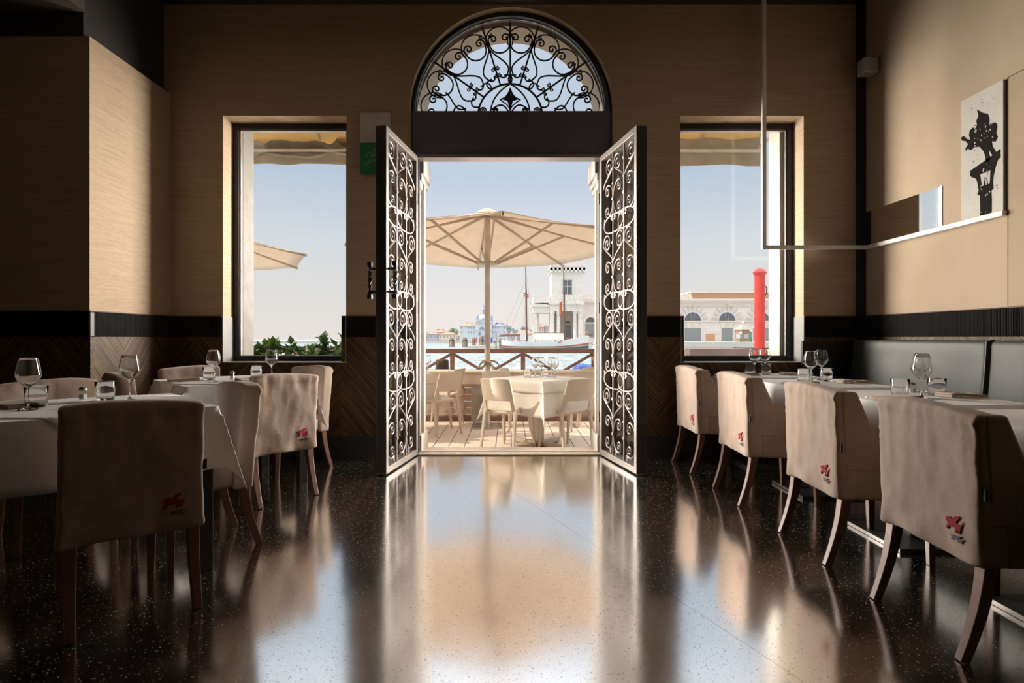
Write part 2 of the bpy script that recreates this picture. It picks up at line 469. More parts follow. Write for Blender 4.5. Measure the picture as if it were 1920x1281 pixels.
# ------------------------------------------------------------------ mesh building
class MB:
    def __init__(self):
        self.v, self.f, self.mi, self.cur = [], [], [], 0
    def add(self, vs, fs):
        o = len(self.v)
        self.v += [tuple(p) for p in vs]
        for q in fs:
            self.f.append(tuple(o + i for i in q))
            self.mi.append(self.cur)
        return self
    def box(self, x0, x1, y0, y1, z0, z1, fn=None):
        vs = [(x, y, z) for z in (z0, z1) for y in (y0, y1) for x in (x0, x1)]
        if fn:
            vs = [fn(*p) for p in vs]
        return self.add(vs, [(0, 2, 3, 1), (4, 5, 7, 6), (0, 1, 5, 4), (2, 6, 7, 3), (0, 4, 6, 2), (1, 3, 7, 5)])
    def bar(self, p, q, w, h, up=(0, 0, 1), w2=None, h2=None):
        p, q, up = Vector(p), Vector(q), Vector(up)
        d = (q - p).normalized()
        if abs(d.dot(up)) > 0.98:
            up = Vector((0, 1, 0))
        s = d.cross(up).normalized()
        u = s.cross(d).normalized()
        w2, h2 = w2 or w, h2 or h
        vs = [p + s * a * w / 2 + u * c * h / 2 for a, c in ((-1, -1), (1, -1), (1, 1), (-1, 1))]
        vs += [q + s * a * w2 / 2 + u * c * h2 / 2 for a, c in ((-1, -1), (1, -1), (1, 1), (-1, 1))]
        return self.add(vs, [(3, 2, 1, 0), (4, 5, 6, 7), (0, 1, 5, 4), (1, 2, 6, 5), (2, 3, 7, 6), (3, 0, 4, 7)])
    def tube(self, pts, r, n=6, caps=True, flat=1.0, up=None):
        pts = [Vector(p) for p in pts]
        rs = r if isinstance(r, (list, tuple)) else [r] * len(pts)
        prev = None
        vs = []
        for i, p in enumerate(pts):
            a = pts[max(0, i - 1)]
            c = pts[min(len(pts) - 1, i + 1)]
            d = (c - a)
            d = d.normalized() if d.length > 1e-9 else Vector((0, 0, 1))
            if up is not None:
                u = Vector(up)
                u = (u - d * u.dot(d)).normalized()
            elif prev is None:
                u = Vector((0, 0, 1)) if abs(d.z) < 0.9 else Vector((1, 0, 0))
                u = (u - d * u.dot(d)).normalized()
            else:
                u = (prev - d * prev.dot(d))
                u = u.normalized() if u.length > 1e-6 else Vector((1, 0, 0))
            prev = u
            s = d.cross(u)
            for k in range(n):
                t = 2 * PI * (k + 0.5) / n
                vs.append(p + u * math.cos(t) * rs[i] + s * math.sin(t) * rs[i] * flat)
        fs = []
        for i in range(len(pts) - 1):
            for k in range(n):
                k2 = (k + 1) % n
                fs.append((i * n + k, i * n + k2, (i + 1) * n + k2, (i + 1) * n + k))
        if caps:
            fs.append(tuple(range(n - 1, -1, -1)))
            m = (len(pts) - 1) * n
            fs.append(tuple(m + k for k in range(n)))
        return self.add(vs, fs)
    def lathe(self, prof, n=20, c=(0, 0, 0), closed=False, a0=0.0, sx=1.0, sy=1.0):
        vs = []
        for r, z in prof:
            for k in range(n):
                t = a0 + 2 * PI * k / n
                vs.append((c[0] + r * sx * math.cos(t), c[1] + r * sy * math.sin(t), c[2] + z))
        m = len(prof)
        fs = []
        for i in range(m if closed else m - 1):
            j = (i + 1) % m
            for k in range(n):
                k2 = (k + 1) % n
                fs.append((i * n + k, i * n + k2, j * n + k2, j * n + k))
        if not closed:
            if prof[0][0] > 1e-5:
                fs.append(tuple(range(n - 1, -1, -1)))
            if prof[-1][0] > 1e-5:
                fs.append(tuple((m - 1) * n + k for k in range(n)))
        return self.add(vs, fs)
    def prism(self, poly, fn, d0, d1):
        """poly: 2-D outline; fn(a, b, d) -> 3-D; extruded from d0 to d1"""
        n = len(poly)
        vs = [fn(a, c, d0) for a, c in poly] + [fn(a, c, d1) for a, c in poly]
        fs = [tuple(range(n)), tuple(range(2 * n - 1, n - 1, -1))]
        for i in range(n):
            j = (i + 1) % n
            fs.append((i, n + i, n + j, j))
        return self.add(vs, fs)
    def grid(self, fn, nu, nv):
        vs = [fn(i / nu, j / nv) for j in range(nv + 1) for i in range(nu + 1)]
        fs = [(j * (nu + 1) + i, j * (nu + 1) + i + 1, (j + 1) * (nu + 1) + i + 1, (j + 1) * (nu + 1) + i) for j in range(nv) for i in range(nu)]
        return self.add(vs, fs)
    def ball(self, c, r, n=12, m=8, sz=1.0, fn=None):
        prof = [(max(0.0, r * math.sin(PI * i / m)), -r * sz * math.cos(PI * i / m)) for i in range(m + 1)]
        o = len(self.v)
        self.lathe(prof, n, c)
        if fn:
            for i in range(o, len(self.v)):
                self.v[i] = tuple(fn(Vector(self.v[i])))
        return self
    def rbox(self, x0, x1, y0, y1, z0, z1, r, res=0.03, fn=None):
        lo, hi = (x0, y0, z0), (x1, y1, z1)
        def cuts(a, c):
            L = c - a
            rr = min(r, L / 2 - 1e-4)
            k = max(1, round((L - 2 * rr) / res))
            return [a, a + rr * 0.18, a + rr * 0.5] + [a + rr + (L - 2 * rr) * i / k for i in range(k + 1)] + [c - rr * 0.5, c - rr * 0.18, c]
        cs = [cuts(lo[i], hi[i]) for i in range(3)]
        def proj(p):
            q = [min(max(p[i], lo[i] + min(r, (hi[i] - lo[i]) / 2)), hi[i] - min(r, (hi[i] - lo[i]) / 2)) for i in range(3)]
            d = Vector(p) - Vector(q)
            if d.length > 1e-9:
                d = d.normalized() * r
            w = Vector(q) + d
            return Vector(fn(*w)) if fn else w
        for ax in range(3):
            a, c = [(1, 2), (2, 0), (0, 1)][ax]
            for side in (0, 1):
                A, C = cs[a], cs[c]
                vs = []
                for cc in C:
                    for aa in A:
                        p = [0, 0, 0]
                        p[ax] = (lo, hi)[side][ax]
                        p[a], p[c] = aa, cc
                        vs.append(proj(p))
                n = len(A)
                fs = []
                for j in range(len(C) - 1):
                    for i in range(n - 1):
                        q = (j * n + i, j * n + i + 1, (j + 1) * n + i + 1, (j + 1) * n + i)
                        fs.append(q if side else q[::-1])
                self.add(vs, fs)
        return self
    def build(self, name, mat, parent=None, smooth=None, bevel=0.0, solid=0.0, weld=True, seg=2, loc=None, sub=0):
        me = bpy.data.meshes.new(name)
        me.from_pydata(self.v, [], self.f)
        mats = mat if isinstance(mat, (list, tuple)) else [mat]
        for m in mats:
            me.materials.append(M[m] if isinstance(m, str) else m)
        if len(mats) > 1:
            me.polygons.foreach_set('material_index', self.mi)
        bm = bmesh.new()
        bm.from_mesh(me)
        if weld:
            bmesh.ops.remove_doubles(bm, verts=bm.verts, dist=1e-5)
        bmesh.ops.recalc_face_normals(bm, faces=bm.faces)
        bm.to_mesh(me)
        bm.free()
        if smooth:
            me.polygons.foreach_set('use_smooth', [True] * len(me.polygons))
            me.set_sharp_from_angle(angle=R(smooth))
        o = bpy.data.objects.new(name, me)
        COL.objects.link(o)
        if loc is not None:
            o.location = loc
        if parent is not None:
            o.parent = parent
        if solid:
            s = o.modifiers.new('thickness', 'SOLIDIFY')
            s.thickness = solid
            s.offset = 0
        if bevel:
            s = o.modifiers.new('bevel', 'BEVEL')
            s.width = bevel
            s.segments = seg
            s.limit_method = 'ANGLE'
            s.angle_limit = R(40)
        return o

def tag(o, label=None, cat=None, group=None, kind=None):
    if label: o['label'] = label
    if cat: o['category'] = cat
    if group: o['group'] = group
    if kind: o['kind'] = kind
    return o

def thing(name, label, cat, loc=(0, 0, 0), rz=0.0, group=None, kind=None):
    o = bpy.data.objects.new(name, None)
    o.empty_display_size = 0.1
    COL.objects.link(o)
    o.location = loc
    o.rotation_euler = (0, 0, rz)
    return tag(o, label, cat, group, kind)

def struct(o, label, cat):
    return tag(o, label, cat, None, 'structure')

def copy_tree(src, parent=None):
    c = src.copy()
    COL.objects.link(c)
    if parent is not None:
        c.parent = parent
    for ch in [x for x in bpy.data.objects if x.parent == src]:
        copy_tree(ch, c)
    return c

def dup(src, loc, rz=0.0, label=None, group=None, cat=None):
    c = copy_tree(src)
    c.location = loc
    c.rotation_euler = (0, 0, rz)
    if label: c['label'] = label
    if group: c['group'] = group
    if cat: c['category'] = cat
    return c

# scrolls ---------------------------------------------------------------
def cubic(p0, p1, p2, p3, n=14):
    out = []
    for i in range(n + 1):
        t = i / n
        out.append(tuple(p0[k] * (1 - t) ** 3 + p1[k] * 3 * t * (1 - t) ** 2 + p2[k] * 3 * t * t * (1 - t) + p3[k] * t ** 3 for k in range(2)))
    return out
def roll(c, r0, a0, turns, cw, n=30):
    """inward spiral from angle a0 (radians), cw=-1 clockwise"""
    return [(c[0] + r0 * (1 - 0.86 * (i / n) ** 0.85) * math.cos(a0 + cw * turns * 2 * PI * i / n), c[1] + r0 * (1 - 0.86 * (i / n) ** 0.85) * math.sin(a0 + cw * turns * 2 * PI * i / n)) for i in range(n + 1)]
def c_scroll(W, Hh, r0, turns=1.7, cx=None):
    """C-shaped wrought scroll: back at x=0, open towards +x, both ends rolled in"""
    cx = W - r0 * 1.02 if cx is None else cx
    zc = Hh / 2 - r0
    up = cubic((0, 0), (0, Hh * 0.30), (cx * 0.35, Hh / 2), (cx, Hh / 2), 10) + roll((cx, zc), r0, PI / 2, turns, -1)[1:]
    return [(x, -z) for x, z in reversed(up[1:])] + up
def leg_scroll(W, Hh, r0, turns=1.75):
    """tall leg rising from the bar at x=0, bowing out and rolling in at the top"""
    c = (W - r0, Hh - r0)
    return cubic((0, 0), (0.02, Hh * 0.30), (W, Hh * 0.45), (W, Hh - r0), 16) + roll(c, r0, 0.0, turns, 1)[1:]

# winged-lion emblem outline (unit box, facing left)
LION = [(.00, .10), (.02, .05), (.10, .07), (.16, .18), (.24, .27), (.34, .30), (.46, .29), (.55, .31), (.60, .24), (.58, .13), (.55, .04), (.62, .02), (.67, .13), (.73, .22),
        (.76, .15), (.73, .05), (.80, .03), (.85, .14), (.87, .27), (.89, .40), (.93, .50), (.97, .62), (1.0, .78), (.955, .66), (.90, .56), (.84, .53), (.72, .55), (.60, .57),
        (.66, .68), (.74, .78), (.80, .92), (.83, 1.0), (.70, .97), (.58, .92), (.49, .84), (.42, .73), (.38, .64), (.34, .72), (.27, .79), (.18, .79), (.10, .72), (.04, .70), (.05, .62), (.00, .57),
        (.07, .50), (.13, .45), (.14, .36), (.07, .24)]

# ------------------------------------------------------------------ room shell
WY = 5.21            # inner face of the front (door) wall
WX = 3.19            # right wall
PX, PY = -3.064, 4.205   # left pier corner
CZ = 4.095           # ceiling
RZ0, RZ1 = 1.085, 1.27   # ribbed band
D_C, D_R, D_S = 0.019, 0.921, 3.15   # arch centre x, radius, spring height

struct(MB().box(-5.4, 3.6, -3.2, 5.36, -0.12, 0.0).build('floor', 'terrazzo'), 'polished black speckled terrazzo floor of the dining room', 'floor')
struct(MB().box(-5.4, 3.6, -3.2, 5.7, CZ, CZ + 0.15).build('ceiling', 'ceiling_paint'), 'dark painted ceiling above the dining room', 'ceiling')

def arch_pts(cx, r, zs, n=40):
    return [(cx + r * math.cos(PI * i / n), zs + r * math.sin(PI * i / n)) for i in range(n + 1)]

def front_wall(mb, y0, y1, xl, xr, win, arch, zt, zb=0.0, splay=0.0):
    """one layer of the front wall with two window holes and the arched door hole"""
    wl, wr, wb, wt = win[0], win[1], win[2], win[3]
    cx, r, zs = arch
    xs = [xl, wl[0], wl[1], cx - r, cx + r, wr[0], wr[1], xr]
    mb.box(xs[0], xs[1], y0, y1, zb, zt)
    mb.box(xs[2], xs[3], y0, y1, zb, zt)
    mb.box(xs[4], xs[5], y0, y1, zb, zt)
    mb.box(xs[6], xs[7], y0, y1, zb, zt)
    for a, c in ((xs[1], xs[2]), (xs[5], xs[6])):
        mb.box(a, c, y0, y1, zb, wb)
        mb.box(a, c, y0, y1, wt, zt)
    ap = arch_pts(cx, r, zs)
    ap2 = arch_pts(cx, r - splay, zs)
    for (xa, za), (xb, zb2), (xc, zc), (xd, zd) in zip(ap[:-1], ap[1:], ap2[:-1], ap2[1:]):
        mb.add([(xa, y0, za), (xb, y0, zb2), (xb, y0, zt), (xa, y0, zt)], [(0, 1, 2, 3)])
        mb.add([(xc, y1, zc), (xd, y1, zd), (xd, y1, zt), (xc, y1, zt)], [(0, 1, 2, 3)])
        mb.add([(xa, y0, za), (xb, y0, zb2), (xd, y1, zd), (xc, y1, zc)], [(0, 1, 2, 3)])
    if splay:
        for s_ in (-1, 1):
            x0_, x1_ = sorted((cx + s_ * r, cx + s_ * (r - splay)))
            mb.box(x0_, x1_, y0 + (y1 - y0) * 0.5, y1, zb, zs)
    return mb

WIN = ((-2.59, -1.472), (1.545, 2.662), 0.858, 3.086)
struct(front_wall(MB(), WY, 5.46, -5.4, 3.6, WIN, (D_C, D_R, D_S), CZ + 0.05).build('wall_front', 'grasscloth', weld=False), 'front wall covered in woven grasscloth around the arched door', 'wall')
WINO = ((-2.545, -1.50), (1.575, 2.575), 0.845, 3.12)
struct(front_wall(MB(), 5.46, 5.68, -7.5, 6.2, WINO, (0.008, 0.882, 3.15), 4.5, -1.2, 0.05).build('wall_facade', 'facade_plaster', weld=False), 'outer stone and plaster facade facing the terrace', 'wall')
struct(MB().box(WX, WX + 0.4, -3.2, 5.46, 0, CZ + 0.05).build('wall_right', 'linen_wall'), 'right wall covered in plain beige linen paper', 'wall')
struct(MB().box(-5.4, -5.2, -3.2, PY, 0, CZ + 0.05).build('wall_left', 'plaster_warm'), 'left wall of the dining room outside the picture', 'wall')
struct(MB().box(-5.4, 3.6, -3.4, -3.2, 0, CZ + 0.05).build('wall_back', 'plaster_warm'), 'rear wall of the dining room behind the viewer', 'wall')
mb = MB()
mb.box(-5.2, PX, PY, WY, 0, 3.28)
struct(mb.build('wall_pier', 'grasscloth'), 'projecting grasscloth pier on the left with a lit right side', 'wall')
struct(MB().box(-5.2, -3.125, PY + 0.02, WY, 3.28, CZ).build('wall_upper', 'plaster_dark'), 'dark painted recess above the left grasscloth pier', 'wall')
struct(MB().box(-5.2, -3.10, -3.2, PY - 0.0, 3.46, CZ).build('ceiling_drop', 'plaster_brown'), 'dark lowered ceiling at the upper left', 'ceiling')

for i_, (lx, ly) in enumerate(CEIL_FILL):
    t = thing('ceiling_fill', 'added square fill lamp under the ceiling, out of view', 'ceiling light', (lx, ly, CZ), 0, 'added ceiling fill lamps')  # unseen fitting added to carry the fill lamp
    MB().box(-0.29, 0.29, -0.29, 0.29, -0.05, 0.0).build('housing', 'dark_metal', t, bevel=0.004)

# dado: black base, chevron veneer, ribbed black band, red-brown top bead
def ribs(mb, x0, x1, z0, z1, to3, pitch=0.0115, depth=0.007):
    n = max(1, int((x1 - x0) / pitch))
    p = (x1 - x0) / n
    prof = []
    for i in range(n):
        a = x0 + i * p
        prof += [(a, 0.0), (a + p * 0.18, depth), (a + p * 0.62, depth), (a + p * 0.80, 0.0)]
    prof.append((x1, 0.0))
    for (a, d), (c, e) in zip(prof[:-1], prof[1:]):
        mb.add([to3(a, d, z0), to3(c, e, z0), to3(c, e, z1), to3(a, d, z1)], [(0, 1, 2, 3)])

TN = [0]
def trim(mb, mat, label, cat='trim', **kw):
    TN[0] += 1
    return struct(mb.build('trim_%d' % TN[0], mat, **kw), label, cat)

def dado(a0, a1, axis, face, sgn, wood_top, label, band=True):
    """axis 0: runs along x on a wall facing -y at y=face; axis 1: runs along y on a wall at x=face, facing sgn"""
    th = 0.016
    def bx(d, z0, z1):
        if axis == 0:
            return MB().box(a0, a1, face - d, face, z0, z1)
        return MB().box(face, face + sgn * d, a0, a1, z0, z1) if sgn > 0 else MB().box(face - d, face, a0, a1, z0, z1)
    trim(bx(th, 0.0, 0.19), 'black_base', 'black skirting board ' + label, 'skirting board')
    trim(bx(th - 0.002, 0.19, wood_top), 'chevron_x' if axis == 0 else 'chevron_y', 'dark chevron veneer panel ' + label, 'wood panel')
    if band:
        mb = bx(th - 0.006, RZ0, RZ1)
        if axis == 0:
            to3 = lambda a, d, z: (a, face - th + 0.006 - d, z)
        else:
            to3 = lambda a, d, z: (face + sgn * (th - 0.006 + d), a, z)
        ribs(mb, a0, a1, RZ0 + 0.002, RZ1 - 0.002, to3)
        trim(mb, 'black_band', 'ribbed black band ' + label, 'ribbed band', weld=False)
        trim(bx(th + 0.001, RZ1, RZ1 + 0.006), 'copper_trim', 'thin red-brown bead ' + label, 'bead')

dado(-5.2, PX + 0.016, 0, PY, -1, RZ0, 'on the front of the left pier')
dado(PY, WY, 1, PX, 1, RZ0, 'on the lit side of the left pier')
dado(PX + 0.016, -2.595, 0, WY, -1, RZ0, 'between the left pier and the left window')
dado(-1.515, -0.905, 0, WY, -1, RZ0, 'between the left window and the door')
dado(0.945, 1.575, 0, WY, -1, RZ0, 'between the door and the right window')
dado(2.664, 3.145, 0, WY, -1, RZ0, 'between the right window and the corner')
dado(-2.595, -1.515, 0, WY, -1, 0.852, 'under the left window', False)
dado(1.575, 2.664, 0, WY, -1, 0.852, 'under the right window', False)
dado(-3.2, 5.16, 1, WX, -1, RZ0, 'on the right wall')
trim(MB().box(3.135, WX, 5.15, WY, 0, CZ), 'dark_metal', 'dark vertical strip in the right corner')
trim(MB().box(PX - 0.01, PX + 0.018, PY - 0.018, PY + 0.03, RZ0, RZ1), 'dark_metal', 'rounded corner post of the ribbed band on the pier', bevel=0.008)

# windows: dark frame, pane, grey lower reveals, bright sill edge
def window(n, x0, x1, where, left_side):
    w = thing('window_%d' % n, 'tall window with dark metal frame ' + where, 'window', kind='structure')
    z0, z1 = WIN[2], WIN[3]
    y0, y1 = 5.40, 5.46
    t = 0.052
    m = MB()
    m.box(x0, x0 + t, y0, y1, z0, z1).box(x1 - t, x1, y0, y1, z0, z1)
    m.box(x0 + t, x1 - t, y0, y1, z1 - t, z1).box(x0 + t, x1 - t, y0, y1, z0, z0 + t)
    m.build('window_frame', 'dark_metal', w, bevel=0.004)
    m = MB()
    m.box(x0 + t, x0 + t + 0.012, y0 + 0.02, y1 - 0.005, z0 + t, z1 - t).box(x1 - t - 0.012, x1 - t, y0 + 0.02, y1 - 0.005, z0 + t, z1 - t)
    m.box(x0 + t, x1 - t, y0 + 0.02, y1 - 0.005, z1 - t - 0.012, z1 - t)
    m.build('glazing_bead', 'steel_trim', w)
    MB().box(x0 + t, x1 - t, y1 - 0.025, y1 - 0.020, z0 + t, z1 - t).build('pane', 'pane', w)
    MB().box(x0 - 0.003, x1 + 0.003, WY - 0.022, y0, z0 - 0.006, z0 + 0.002).build('window_sill', 'steel_trim', w)
    for xa, xb in ((x0 - 0.0, x0 + 0.008), (x1 - 0.008, x1)):
        MB().box(xa, xb, WY - 0.018, y0, z0 + 0.002, RZ1).build('reveal_panel', 'grey_panel', w)
    return w
window(1, WIN[0][0], WIN[0][1], 'left of the door', True)
window(2, WIN[1][0], WIN[1][1], 'right of the door', False)

# stone jambs outside the windows and the door
mb = MB()
for xa, xb in ((-1.52, -1.49), (1.56, 1.59), (2.562, 2.60)):
    mb.box(xa, xb, 5.462, 5.69, 0.6, 3.12)
struct(mb.build('trim_101', 'istrian_stone'), 'pale stone jambs outside the windows', 'stone jamb')
struct(MB().box(-2.56, -2.525, 5.462, 5.69, 0.6, 3.12).build('trim_104', 'jamb_grey'), 'grey rendered jamb at the left outside of the left window', 'stone jamb')
for s, w in ((-1, 'left'), (1, 'right')):
    mb = MB()
    x = lambda a, c: (min(s * a, s * c), max(s * a, s * c))
    mb.box(*x(0.852, 1.1), 5.40, 5.76, -0.14, 2.50)
    mb.box(*x(0.835, 1.1), 5.40, 5.80, 2.50, 2.56).box(*x(0.82, 1.1), 5.40, 5.83, 2.56, 2.62).box(*x(0.80, 1.1), 5.40, 5.86, 2.62, 2.80)
    mb.box(*x(0.822, 1.1), 5.40, 5.82, -0.14, 0.16)
    struct(mb.build('trim_%d' % (102 + (s > 0)), 'istrian_stone', bevel=0.008), 'pale stone door jamb with moulded capital on the %s outside' % w, 'stone jamb')

# arched fanlight above the door, transom panel, door frame
fan = thing('window_3', 'half-round fanlight with wrought iron scrolls above the door', 'window', kind='structure')
FR, FC, FZ = 0.872, 0.008, 3.157
Yf = 5.33
mb = MB()
n = 48
for i in range(n):
    a, c = PI * i / n, PI * (i + 1) / n
    ring = []
    for y in (Yf - 0.05, Yf + 0.05):
        for r_ in (FR, D_R + 0.03):
            for t in (a, c):
                ring.append((FC + r_ * math.cos(t), y, FZ + r_ * math.sin(t)))
    mb.add(ring, [(0, 1, 3, 2), (4, 6, 7, 5), (0, 4, 5, 1), (2, 3, 7, 6)])
mb.build('window_frame', 'dark_metal', fan, smooth=40)
mb = MB()
for i in range(n):
    a, c = PI * i / n, PI * (i + 1) / n
    ring = []
    for y in (Yf - 0.002, Yf + 0.006):
        for r_ in (FR - 0.006, FR):
            for t in (a, c):
                ring.append((FC + r_ * math.cos(t), y, FZ + r_ * math.sin(t)))
    mb.add(ring, [(0, 1, 3, 2), (4, 6, 7, 5), (0, 4, 5, 1), (2, 3, 7, 6)])
mb.build('glazing_bead', 'steel_trim', fan, smooth=40)
gp = arch_pts(FC, FR, FZ, 40)
MB().prism(gp, lambda a, c, d: (a, d, c), Yf + 0.01, Yf + 0.014).build('pane', 'pane', fan)

# scroll work of the fanlight, drawn in polar units of the fanlight radius
YG = 5.40
def fpt(r, ang):
    return Vector((FC + FR * r * math.sin(R(ang)), YG, FZ + FR * r * math.cos(R(ang))))
def bez(p0, p1, p2, p3, n=14):
    out = []
    for i in range(n + 1):
        t = i / n
        out.append(p0 * (1 - t) ** 3 + p1 * 3 * t * (1 - t) ** 2 + p2 * 3 * t * t * (1 - t) + p3 * t ** 3)
    return out
g = MB()
gr = 0.0078
RINGF = [(x - 0.10, z) for x, z in c_scroll(0.20, 0.205, 0.044, 1.25, 0.135)]
def put_scroll(pts, cpos, ang):
    """place a scroll with its local up turned by ang"""
    out = []
    for x, z in pts:
        lx, lz = -x, z
        ca, sa = math.cos(R(ang)), math.sin(R(ang))
        out.append(Vector((cpos.x + lx * ca + lz * sa, YG, cpos.z - lx * sa + lz * ca)))
    return out
def spiral(c, r0, a0, turns, cw=1, n=22):
    return [Vector((c.x + r0 * (1 - 0.86 * i / n) * math.cos(a0 + cw * turns * 2 * PI * i / n), YG, c.z + r0 * (1 - 0.86 * i / n) * math.sin(a0 + cw * turns * 2 * PI * i / n))) for i in range(n + 1)]
bars = (0, 17.5, -17.5, 54.5, -54.5)
for a in bars:
    g.tube([fpt(0.345, a), fpt(1.0, a)], 0.009, 6)
g.tube([fpt(0.345, a) for a in range(-90, 91, 6)], 0.010, 6)
for a in (8.2, 27.6, 45.6, 65.5, 82.5):
    for s in (-1, 1):
        c0 = fpt(0.80, s * a)
        g.tube(put_scroll(RINGF, c0, s * a + 90), gr, 6)
        # big arc over each ring
        arc = []
        for i in range(13):
            t = R(-118 + 236 * i / 12)
            lx, lz = 0.128 * math.sin(t), 0.128 * math.cos(t) + 0.018
            ca, sa = math.cos(R(s * a)), math.sin(R(s * a))
            arc.append(Vector((c0.x + lx * ca + lz * sa, YG, c0.z - lx * sa + lz * ca)))
        g.tube(arc, gr * 0.9, 6)
for a, wd in ((17.5, 15.5), (-17.5, 15.5), (54.5, 16.5), (-54.5, 16.5)):
    for s in (-1, 1):
        g.tube(bez(fpt(0.76, a), fpt(0.66, a + s * 2), fpt(0.58, a + s * wd * 1.25), fpt(0.475, a + s * wd * 0.95)), gr, 6)
        g.tube(bez(fpt(0.475, a + s * wd * 0.95), fpt(0.41, a + s * wd * 0.8), fpt(0.40, a + s * wd * 0.35), fpt(0.45, a + s * 4)), gr, 6)
        g.tube(bez(fpt(0.44, a + s * 9), fpt(0.46, a + s * wd * 1.2), fpt(0.41, a + s * wd * 1.5), fpt(0.345, a + s * wd * 1.15)), gr, 6)
        for rr, da in ((0.53, 3.2), (0.45, 3.6)):
            g.tube(spiral(fpt(rr, a + s * da), 0.020, R(90), 1.3, s), gr * 0.75, 5)
        g.tube(spiral(fpt(0.885, a + s * 3.4), 0.022, R(90), 1.3, -s), gr * 0.75, 5)
for s in (-1, 1):
    g.tube(bez(fpt(0.74, s * 70), fpt(0.62, s * 74), fpt(0.60, s * 88), fpt(0.48, s * 80)), gr, 6)
    g.tube(bez(fpt(0.62, s * 90), fpt(0.62, s * 76), fpt(0.52, s * 74), fpt(0.46, s * 90)), gr, 6)
    g.tube(bez(fpt(0.345, 0), fpt(0.30, s * 30), fpt(0.26, s * 60), fpt(0.205, s * 90)), gr, 6)
    g.tube(spiral(fpt(0.30, s * 79), 0.032, R(90 + 90 * s), 1.6, -s), gr, 6)
    g.tube(spiral(fpt(0.17, s * 70), 0.026, R(90 + 90 * s), 1.6, -s), gr, 6)
    g.tube(bez(fpt(0.21, s * 72), fpt(0.19, s * 28), fpt(0.11, s * 20), fpt(0.0, 0)), gr, 6)
    g.tube(bez(fpt(0.30, 0), fpt(0.22, s * 6), fpt(0.19, s * 20), fpt(0.21, s * 32)), gr * 0.8, 6)
    g.tube(bez(fpt(0.05, 0), fpt(0.12, s * 4), fpt(0.15, s * 24), fpt(0.21, s * 32)), gr * 0.8, 6)
star = [(0, 0.30), (0.03, 0.215), (0.10, 0.185), (0.03, 0.16), (0, 0.06), (-0.03, 0.16), (-0.10, 0.185), (-0.03, 0.215)]
g.prism([(FC + FR * a, FZ + FR * c) for a, c in star], lambda a, c, d: (a, d, c), YG - 0.006, YG + 0.006)
g.box(FC - FR, FC + FR, YG - 0.008, YG + 0.008, FZ - 0.012, FZ + 0.004)
g.build('grille', 'lunette_iron', fan, smooth=50, weld=False)

mb = MB()
mb.box(-D_R + D_C - 0.02, D_R + D_C + 0.02, Yf - 0.05, Yf + 0.05, 2.752, FZ)
trim(mb, 'transom_paint', 'dark blank transom panel between fanlight and door opening', 'transom panel')
mb = MB()
mb.box(-0.90, 0.94, Yf - 0.075, Yf + 0.05, 2.722, 2.752)
trim(mb, 'door_paint', 'narrow metal door head under the transom panel', 'door head')
mb = MB()
mb.box(-0.94, -0.835, Yf - 0.03, Yf + 0.06, 0.0, 2.752).box(0.832, 0.98, Yf - 0.03, Yf + 0.06, 0.0, 2.752)
trim(mb, 'dark_metal', 'dark metal door frame posts at both sides of the opening', 'door frame')
mb = MB()
mb.box(-0.84, 0.84, 5.26, 5.44, -0.02, 0.012).box(-0.84, 0.84, 5.36, 5.74, -0.14, -0.012)
mb.box(-0.84, 0.84, 5.31, 5.325, 0.012, 0.020).box(-0.84, 0.84, 5.38, 5.395, 0.012, 0.020)
trim(mb, 'coping_stone', 'pale stone threshold across the open doorway', 'threshold', bevel=0.003)

